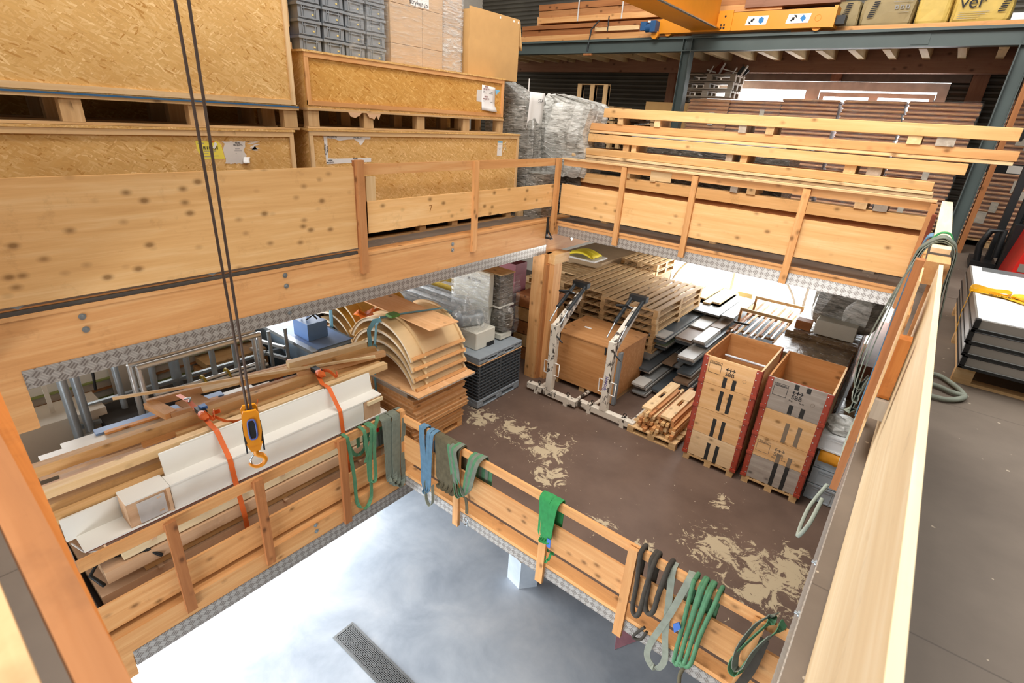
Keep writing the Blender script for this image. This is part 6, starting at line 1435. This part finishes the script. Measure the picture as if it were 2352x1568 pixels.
for k in range(5): tag(B(-.2 + .02 * (k % 2), .2, 10.6, 13.8, .25 * k, .25 * k + .22).build('profile_pack', 'pack_edge' if k % 2 else 'pack_brown'), 'striped profile pack at the guardrail side behind the bins, %s layer' % ['lowest', 'second', 'third', 'fourth', 'topmost'][k], 'profile pack', 'striped profile packs')
tag(B(-.22, .2, 8.6, 10.5, .0, .55).build('low_pack', 'film_brown'), 'low wrapped pack behind the grey bins', 'wrapped pack')
# yard seen through the big window
tag(MB().box(-4.2, -3.2, 15.2, 16.2, .05, .75).build('yard_timber', 'profile_yellow'), 'yellow timber pile outside the big window', 'timber pile')
struct('ground_yard', B(-9, 4, 14.5, 17, -.05, .0), 'lac_white')
MB().tube([(-3.6 + 1.7 * math.sin(a), 14.36, .5 + 1.5 * math.cos(a)) for a in [-1.3 + .13 * q for q in range(21)]], .03, 6).build('arched_bar', 'window_white', w2)

# ------------------------------------------------------------------ lifting slings
plain('sling_green', '#4f7f5c', .8, var=.14, nscale=14); plain('sling_grey', '#6f7568', .85, var=.14, nscale=14); plain('sling_blue', '#5b7f99', .8, var=.15, nscale=12)
plain('sling_olive', '#5b5440', .9, var=.2, nscale=12); plain('sling_dark', '#3f3a33', .9, var=.18, nscale=14); plain('sling_bright', '#2e8a4c', .8, var=.15, nscale=14); plain('sling_pale', '#8f9588', .85, var=.12, nscale=12); plain('tag_blue', '#3f6fc0', .5)
def smooth(pts, n=5):
    pts = [Vector(p) for p in pts]; out = []
    for i in range(len(pts) - 1):
        p0, p1, p2, p3 = pts[max(i - 1, 0)], pts[i], pts[i + 1], pts[min(i + 2, len(pts) - 1)]
        for k in range(n):
            t = k / n; out.append(.5 * ((2 * p1) + (-p0 + p2) * t + (2 * p0 - 5 * p1 + 4 * p2 - p3) * t * t + (-p0 + 3 * p1 - 3 * p2 + p3) * t ** 3))
    return out + [pts[-1]]
class Rail:
    """maps (u along rail, d in front, z) to the world"""
    def __init__(s, kind): s.k = kind
    def p(s, u, d, z):
        if s.k == 'B': return (u, 4.067 - d, z)
        if s.k == 'L': return (-5.037 + d, u, z)
        if s.k == 'R': return (.127 - d, u, z)
def drape(mb, R, u0, u1, zt, zb, zback, width, th=.006, front=.055, back=.05, ub=None, rnd_=False, r=.02):
    """one loop: up behind the rail, over, down in front, round the bottom, and back"""
    ub = ub or (u0 + u1) / 2; h = abs(u1 - u0) / 2 + .02
    f0, f1 = front, front + .02
    P_ = [R.p(u0, -back, zback), R.p(u0, -back, zt - .05), R.p(u0, -back * .6, zt + .008), R.p(u0, 0, zt + .014), R.p(u0, f0 * .7, zt + .008), R.p(u0, f0, zt - .05), R.p(u0 + (ub - u0) * .3, f0, (zt + zb) / 2), R.p(u0 + (ub - u0) * .4, f0, zb + h * .8),
          R.p(ub, f1, zb), R.p(u1 + (ub - u1) * .4, f1 + .01, zb + h * .8), R.p(u1 + (ub - u1) * .3, f1, (zt + zb) / 2), R.p(u1, f1, zt - .05), R.p(u1, f0 * .7, zt + .012), R.p(u1, 0, zt + .018), R.p(u1, -back * .6, zt + .01), R.p(u1, -back, zt - .05), R.p(u1, -back, zback)]
    q = smooth(P_, 5)
    if rnd_: mb.tube(q, r, 8); return mb
    a = Vector(R.p(1, 0, 0)) - Vector(R.p(0, 0, 0)); n_ = Vector(R.p(0, 1, 0)) - Vector(R.p(0, 0, 0))
    wv = []; k0 = 8 * 5
    for i in range(len(q)):
        w_ = max(0, 1 - abs(i - k0) / 6); wv.append(a * (1 - w_) + n_ * w_)
    mb.ribbon(q, width, th, wv); return mb
RB, RL, RR_ = Rail('B'), Rail('L'), Rail('R')
def sling(label, cat='sling'): return thing('lifting_sling', (0, 0, 0), label, cat)
def seat(t, p): t.location = (0, 0, 0); return t
def mk(label, loc):
    return thing('lifting_sling', loc, label, 'sling')
# left guardrail
t = mk('green webbing sling in loose loops over the weathered guardrail', (-5.0, 3.4, 1.0))
drape(MB(), RL, 3.17, 3.52, 1.03, -.2, .6, .05, front=.10).build('loop', 'sling_green', t)
drape(MB(), RL, 3.42, 3.56, 1.03, .18, .7, .05, front=.115).build('loop', 'sling_green', t)
MB().ribbon(smooth([RL.p(3.4, .12, .55), RL.p(3.5, .12, .8), RL.p(3.65, .06, 1.04), RL.p(3.75, -.03, 1.05), RL.p(3.8, -.05, .8)]), .05, .006, (0, 1, 0)).build('end_strap', 'sling_green', t)
MB().ribbon(smooth([RL.p(3.25, -.06, .9), RL.p(3.35, -.05, .62), RL.p(3.5, -.06, .6), RL.p(3.6, -.06, .85)]), .05, .006, (0, 1, 0)).build('rear_loop', 'sling_green', t)
t = mk('thick grey webbing sling beside the corner post of the low guardrails', (-5.0, 3.9, 1.0))
for a, c, zb in ((3.78, 3.96, -.08), (3.82, 4.06, -.16), (3.74, 3.9, .0)): drape(MB(), RL, a, c, 1.035, zb, .55, .075, .008, front=.11 + .02 * (a - 3.7)).build('loop', 'sling_grey', t)
t = mk('short green strap end with a red label behind the grey sling', (-5.1, 3.75, .8))
MB().ribbon(smooth([(-5.1, 3.55, .72), (-5.08, 3.7, .78), (-5.1, 3.85, .82)]), .06, .006, (0, 0, 1)).build('strap', 'sling_green', t); B(-5.09, -5.07, 3.72, 3.76, .8, .9).build('label', 'stacker_red', t)
# guardrail along the brown floor
t = mk('blue-grey webbing sling, the one nearest the corner post', (-4.4, 4.03, 1.0))
drape(MB(), RB, -4.5, -4.33, 1.01, -.02, .5, .06, .007, front=.06).build('loop', 'sling_blue', t); drape(MB(), RB, -4.44, -4.25, 1.018, .05, .5, .06, .007, front=.075).build('loop', 'sling_blue', t)
MB().ribbon(smooth([RB.p(-4.38, .09, .2), RB.p(-4.36, .09, -.1), RB.p(-4.28, .1, -.17), RB.p(-4.22, .1, -.05), RB.p(-4.24, .09, .2)]), .05, .006, (0, 1, 0)).build('lower_loop', 'sling_pale', t)
t = mk('olive cloth-like round sling bunched between the blue-grey and the coiled one', (-4.0, 4.03, 1.0))
for u in (-4.16, -4.08, -4.0, -3.92): drape(MB(), RB, u, u + .12, 1.01, .28 + .05 * (u + 4.2), .5, .11, .012, front=.06 + .02 * (u + 4.2)).build('loop', 'sling_olive', t)
t = mk('coiled grey-green webbing sling hung over a rail post', (-3.7, 4.03, 1.0))
for k in range(4): drape(MB(), RB, -3.93 + .05 * k, -3.55 + .05 * k, 1.005 + .008 * k, .30 + .05 * k, .55, .055, .007, front=.09 + .015 * k).build('loop', 'sling_grey' if k % 2 else 'sling_green', t)
for k in range(2): MB().ribbon(smooth([RB.p(-3.42 + .06 * k, -.02, 1.0), RB.p(-3.40 + .06 * k, -.06, .85), RB.p(-3.40 + .06 * k, -.06, .6)]), .055, .006, (1, 0, 0)).build('rear_end', 'sling_green', t)
t = mk('small strap end with a steel hook below the coiled sling', (-3.6, 4.0, .1))
MB().ribbon(smooth([(-3.62, 3.98, .35), (-3.6, 3.99, .2), (-3.6, 3.99, .08)]), .05, .006, (1, 0, 0)).build('strap', 'sling_olive', t); MB().ring((-3.6, 3.98, -.02), (0, 1, 0), .035, .01, 14, 6).tube([(-3.58, 3.98, -.04), (-3.56, 3.98, -.1), (-3.62, 3.98, -.11)], .012, 6).build('hook', 'zinc', t)
t = mk('bright green folded sling with a blue tag on the rail along the brown floor', (-2.4, 4.03, 1.0))
for k in range(3): drape(MB(), RB, -2.47 + .045 * k, -2.36 + .045 * k, 1.005 + .006 * k, .42 + .03 * k, .62, .07, .012, front=.06 + .018 * k).build('loop', 'sling_bright', t)
B(-2.30, -2.25, 3.925, 3.932, .44, .56).build('tag', 'tag_blue', t)
drape(MB(), RB, -2.37, -2.29, .24, .12, .2, .03, .006, front=.05, back=.02).build('small_loop', 'sling_bright', t)
t = mk('dark brown round sling hanging in thick loops beside the broad rail post', (-1.1, 4.03, 1.0))
drape(MB(), RB, -1.25, -1.10, 1.02, .22, .55, 0, front=.075, rnd_=True, r=.026).build('loop', 'sling_dark', t); drape(MB(), RB, -1.13, -.96, 1.02, .36, .55, 0, front=.085, rnd_=True, r=.026).build('loop', 'sling_dark', t)
MB().tube(smooth([(-1.05, 3.99, .12), (-1.12, 3.98, -.02), (-1.14, 3.98, -.1), (-1.06, 3.98, -.06), (-1.02, 3.99, .08)]), .016, 7).build('lower_loop', 'sling_dark', t)
t = mk('long grey webbing sling crossed in an X, reaching below the beam', (-.85, 4.03, 1.0))
wvx = smooth([RB.p(-.93, -.05, .55), RB.p(-.93, -.05, .98), RB.p(-.93, 0, 1.02), RB.p(-.92, .06, .97), RB.p(-.88, .075, .6), RB.p(-.84, .075, .2), RB.p(-.78, .09, -.12), RB.p(-.84, .1, -.3), RB.p(-.95, .1, -.22), RB.p(-.95, .1, 0), RB.p(-.84, .1, .5), RB.p(-.76, .07, .97), RB.p(-.76, 0, 1.02), RB.p(-.77, -.05, .97), RB.p(-.8, -.05, .45)])
MB().ribbon(wvx, .065, .006, (1, .25, 0)).build('webbing', 'sling_pale', t)
t = mk('dark green round sling with a blue tag between the crossed sling and the corner', (-.6, 4.03, 1.0))
for k in range(3): drape(MB(), RB, -.71 + .07 * k, -.62 + .07 * k, 1.02, -.05 + .04 * k, .4, 0, front=.08 + .01 * k, rnd_=True, r=.022, ub=-.68 + .03 * k).build('loop', 'sling_green', t)
MB().tube(smooth([(-.58, 3.96, .0), (-.6, 3.96, -.15), (-.58, 3.96, -.3)]), .02, 7).build('hanging_end', 'sling_olive', t); MB().prism([(-.78, .45), (-.73, .52), (-.70, .46), (-.75, .36)], 'y', 3.93, 3.945).build('tag', 'tag_blue', t)
t = mk('loosely curled green sling over the last rail post near the opening corner', (-.1, 4.03, 1.0))
wvx = smooth([(-.05, 4.15, .9), (-.03, 4.08, 1.03), (-.05, 3.98, 1.03), (-.12, 3.93, .85), (-.2, 3.92, .55), (-.2, 3.92, .38), (-.13, 3.92, .36), (-.1, 3.92, .55), (-.04, 3.95, .85), (.03, 3.98, 1.0), (.06, 4.08, 1.05)])
MB().ribbon(wvx, .075, .007, (.5, 1, 0)).build('loop', 'sling_green', t)
wvx = smooth([(-.02, 4.12, 1.05), (-.06, 4.02, 1.08), (-.13, 3.95, .98), (-.19, 3.9, .7), (-.17, 3.9, .45), (-.1, 3.9, .5), (-.07, 3.9, .75), (0, 3.93, .98)])
MB().ribbon(wvx, .075, .007, (.6, 1, 0)).build('loop', 'sling_grey', t)
MB().ribbon(smooth([(-.03, 3.94, .9), (-.05, 3.92, .5), (-.12, 3.92, .1)]), .075, .006, (1, 0, 0)).build('hanging_end', 'sling_dark', t)
# gallery guardrail
t = mk('wide grey-green webbing sling laid over the broad cap rail, ends hanging both sides', (.1, 4.6, 4.3))
for k in range(3):
    o = .012 * k
    q = smooth([(-.0, 4.42 + .03 * k, 3.3 - .05 * k), (-.03, 4.40, 3.22 - .1 * k), (-.075 + .02 * k, 4.40, 3.3 - .1 * k), (-.085 + .025 * k, 4.42, 3.55), (-.03 + .008 * k, 4.5, 3.95), (.03 - o, 4.58, 4.2), (.06 - o, 4.6, 4.28), (.10, 4.6, 4.318 + o), (.15, 4.6, 4.318 + o), (.195 + o, 4.6, 4.27), (.215 + o, 4.6, 4.05), (.22 + o + .03 * k, 4.62, 3.6), (.24 + .05 * k, 4.6, 3.25 + .03 * k)])
    MB().ribbon(q, .17, .007, (0, 1, 0)).build('layer', ['sling_grey', 'sling_pale', 'sling_grey'][k], t)
MB().ribbon(smooth([(.055, 4.7, 4.29), (.1, 4.74, 4.352), (.16, 4.74, 4.352), (.205, 4.7, 4.27)]), .08, .007, (0, 1, 0)).build('green_wear_sleeve', 'sling_bright', t)
for k in range(2): MB().tube(smooth([(.26, 4.75 - .1 * k, 3.24), (.40, 5.1 - .25 * k, 3.225), (.52, 5.0 - .2 * k, 3.225), (.6, 4.78, 3.225), (.5, 4.62, 3.225), (.36, 4.6, 3.225)]), .018, 7).build('end_eye', 'sling_pale', t)
MB().tube(smooth([(.03, 4.6, 2.9), (.02, 4.5, 2.65), (.05, 4.2, 2.6), (.03, 4.0, 2.75), (.02, 4.3, 2.95)]), .016, 7).build('hanging_eye', 'sling_pale', t)
MB().ribbon(smooth([(.02, 4.7, 3.0), (.03, 4.65, 2.85), (.02, 4.55, 2.75)]), .08, .006, (0, 1, 0)).build('green_end', 'sling_bright', t)
t = mk('blue-grey sling hanging behind the dark post of the gallery guardrail', (.02, 4.9, 4.2))
MB().ribbon(smooth([(.07, 4.95, 4.31), (.03, 4.95, 4.25), (.015, 4.95, 3.9), (.015, 4.9, 3.2), (.01, 4.85, 2.8)]), .2, .007, (0, 1, 0)).build('webbing', 'sling_blue', t)
MB().tube(smooth([(-.0, 4.0, 2.55), (-.06, 3.9, 2.35), (-.06, 3.6, 2.3), (-.02, 3.5, 2.5), (.0, 3.7, 2.6)]), .014, 7).build('cord_loop', 'sling_pale', t)

# lettering becomes plain mesh
bpy.context.view_layer.update()
dg_ = bpy.context.evaluated_depsgraph_get()
for o in TEXTS:
    me = bpy.data.meshes.new_from_object(o.evaluated_get(dg_)); n_ = o.name; o.name = n_ + '_old'
    q = bpy.data.objects.new(n_, me); COL.objects.link(q); q.parent = o.parent; q.matrix_local = o.matrix_local.copy()
    if 'label' in o: q['label'] = o['label']
for o in TEXTS: bpy.data.objects.remove(o)
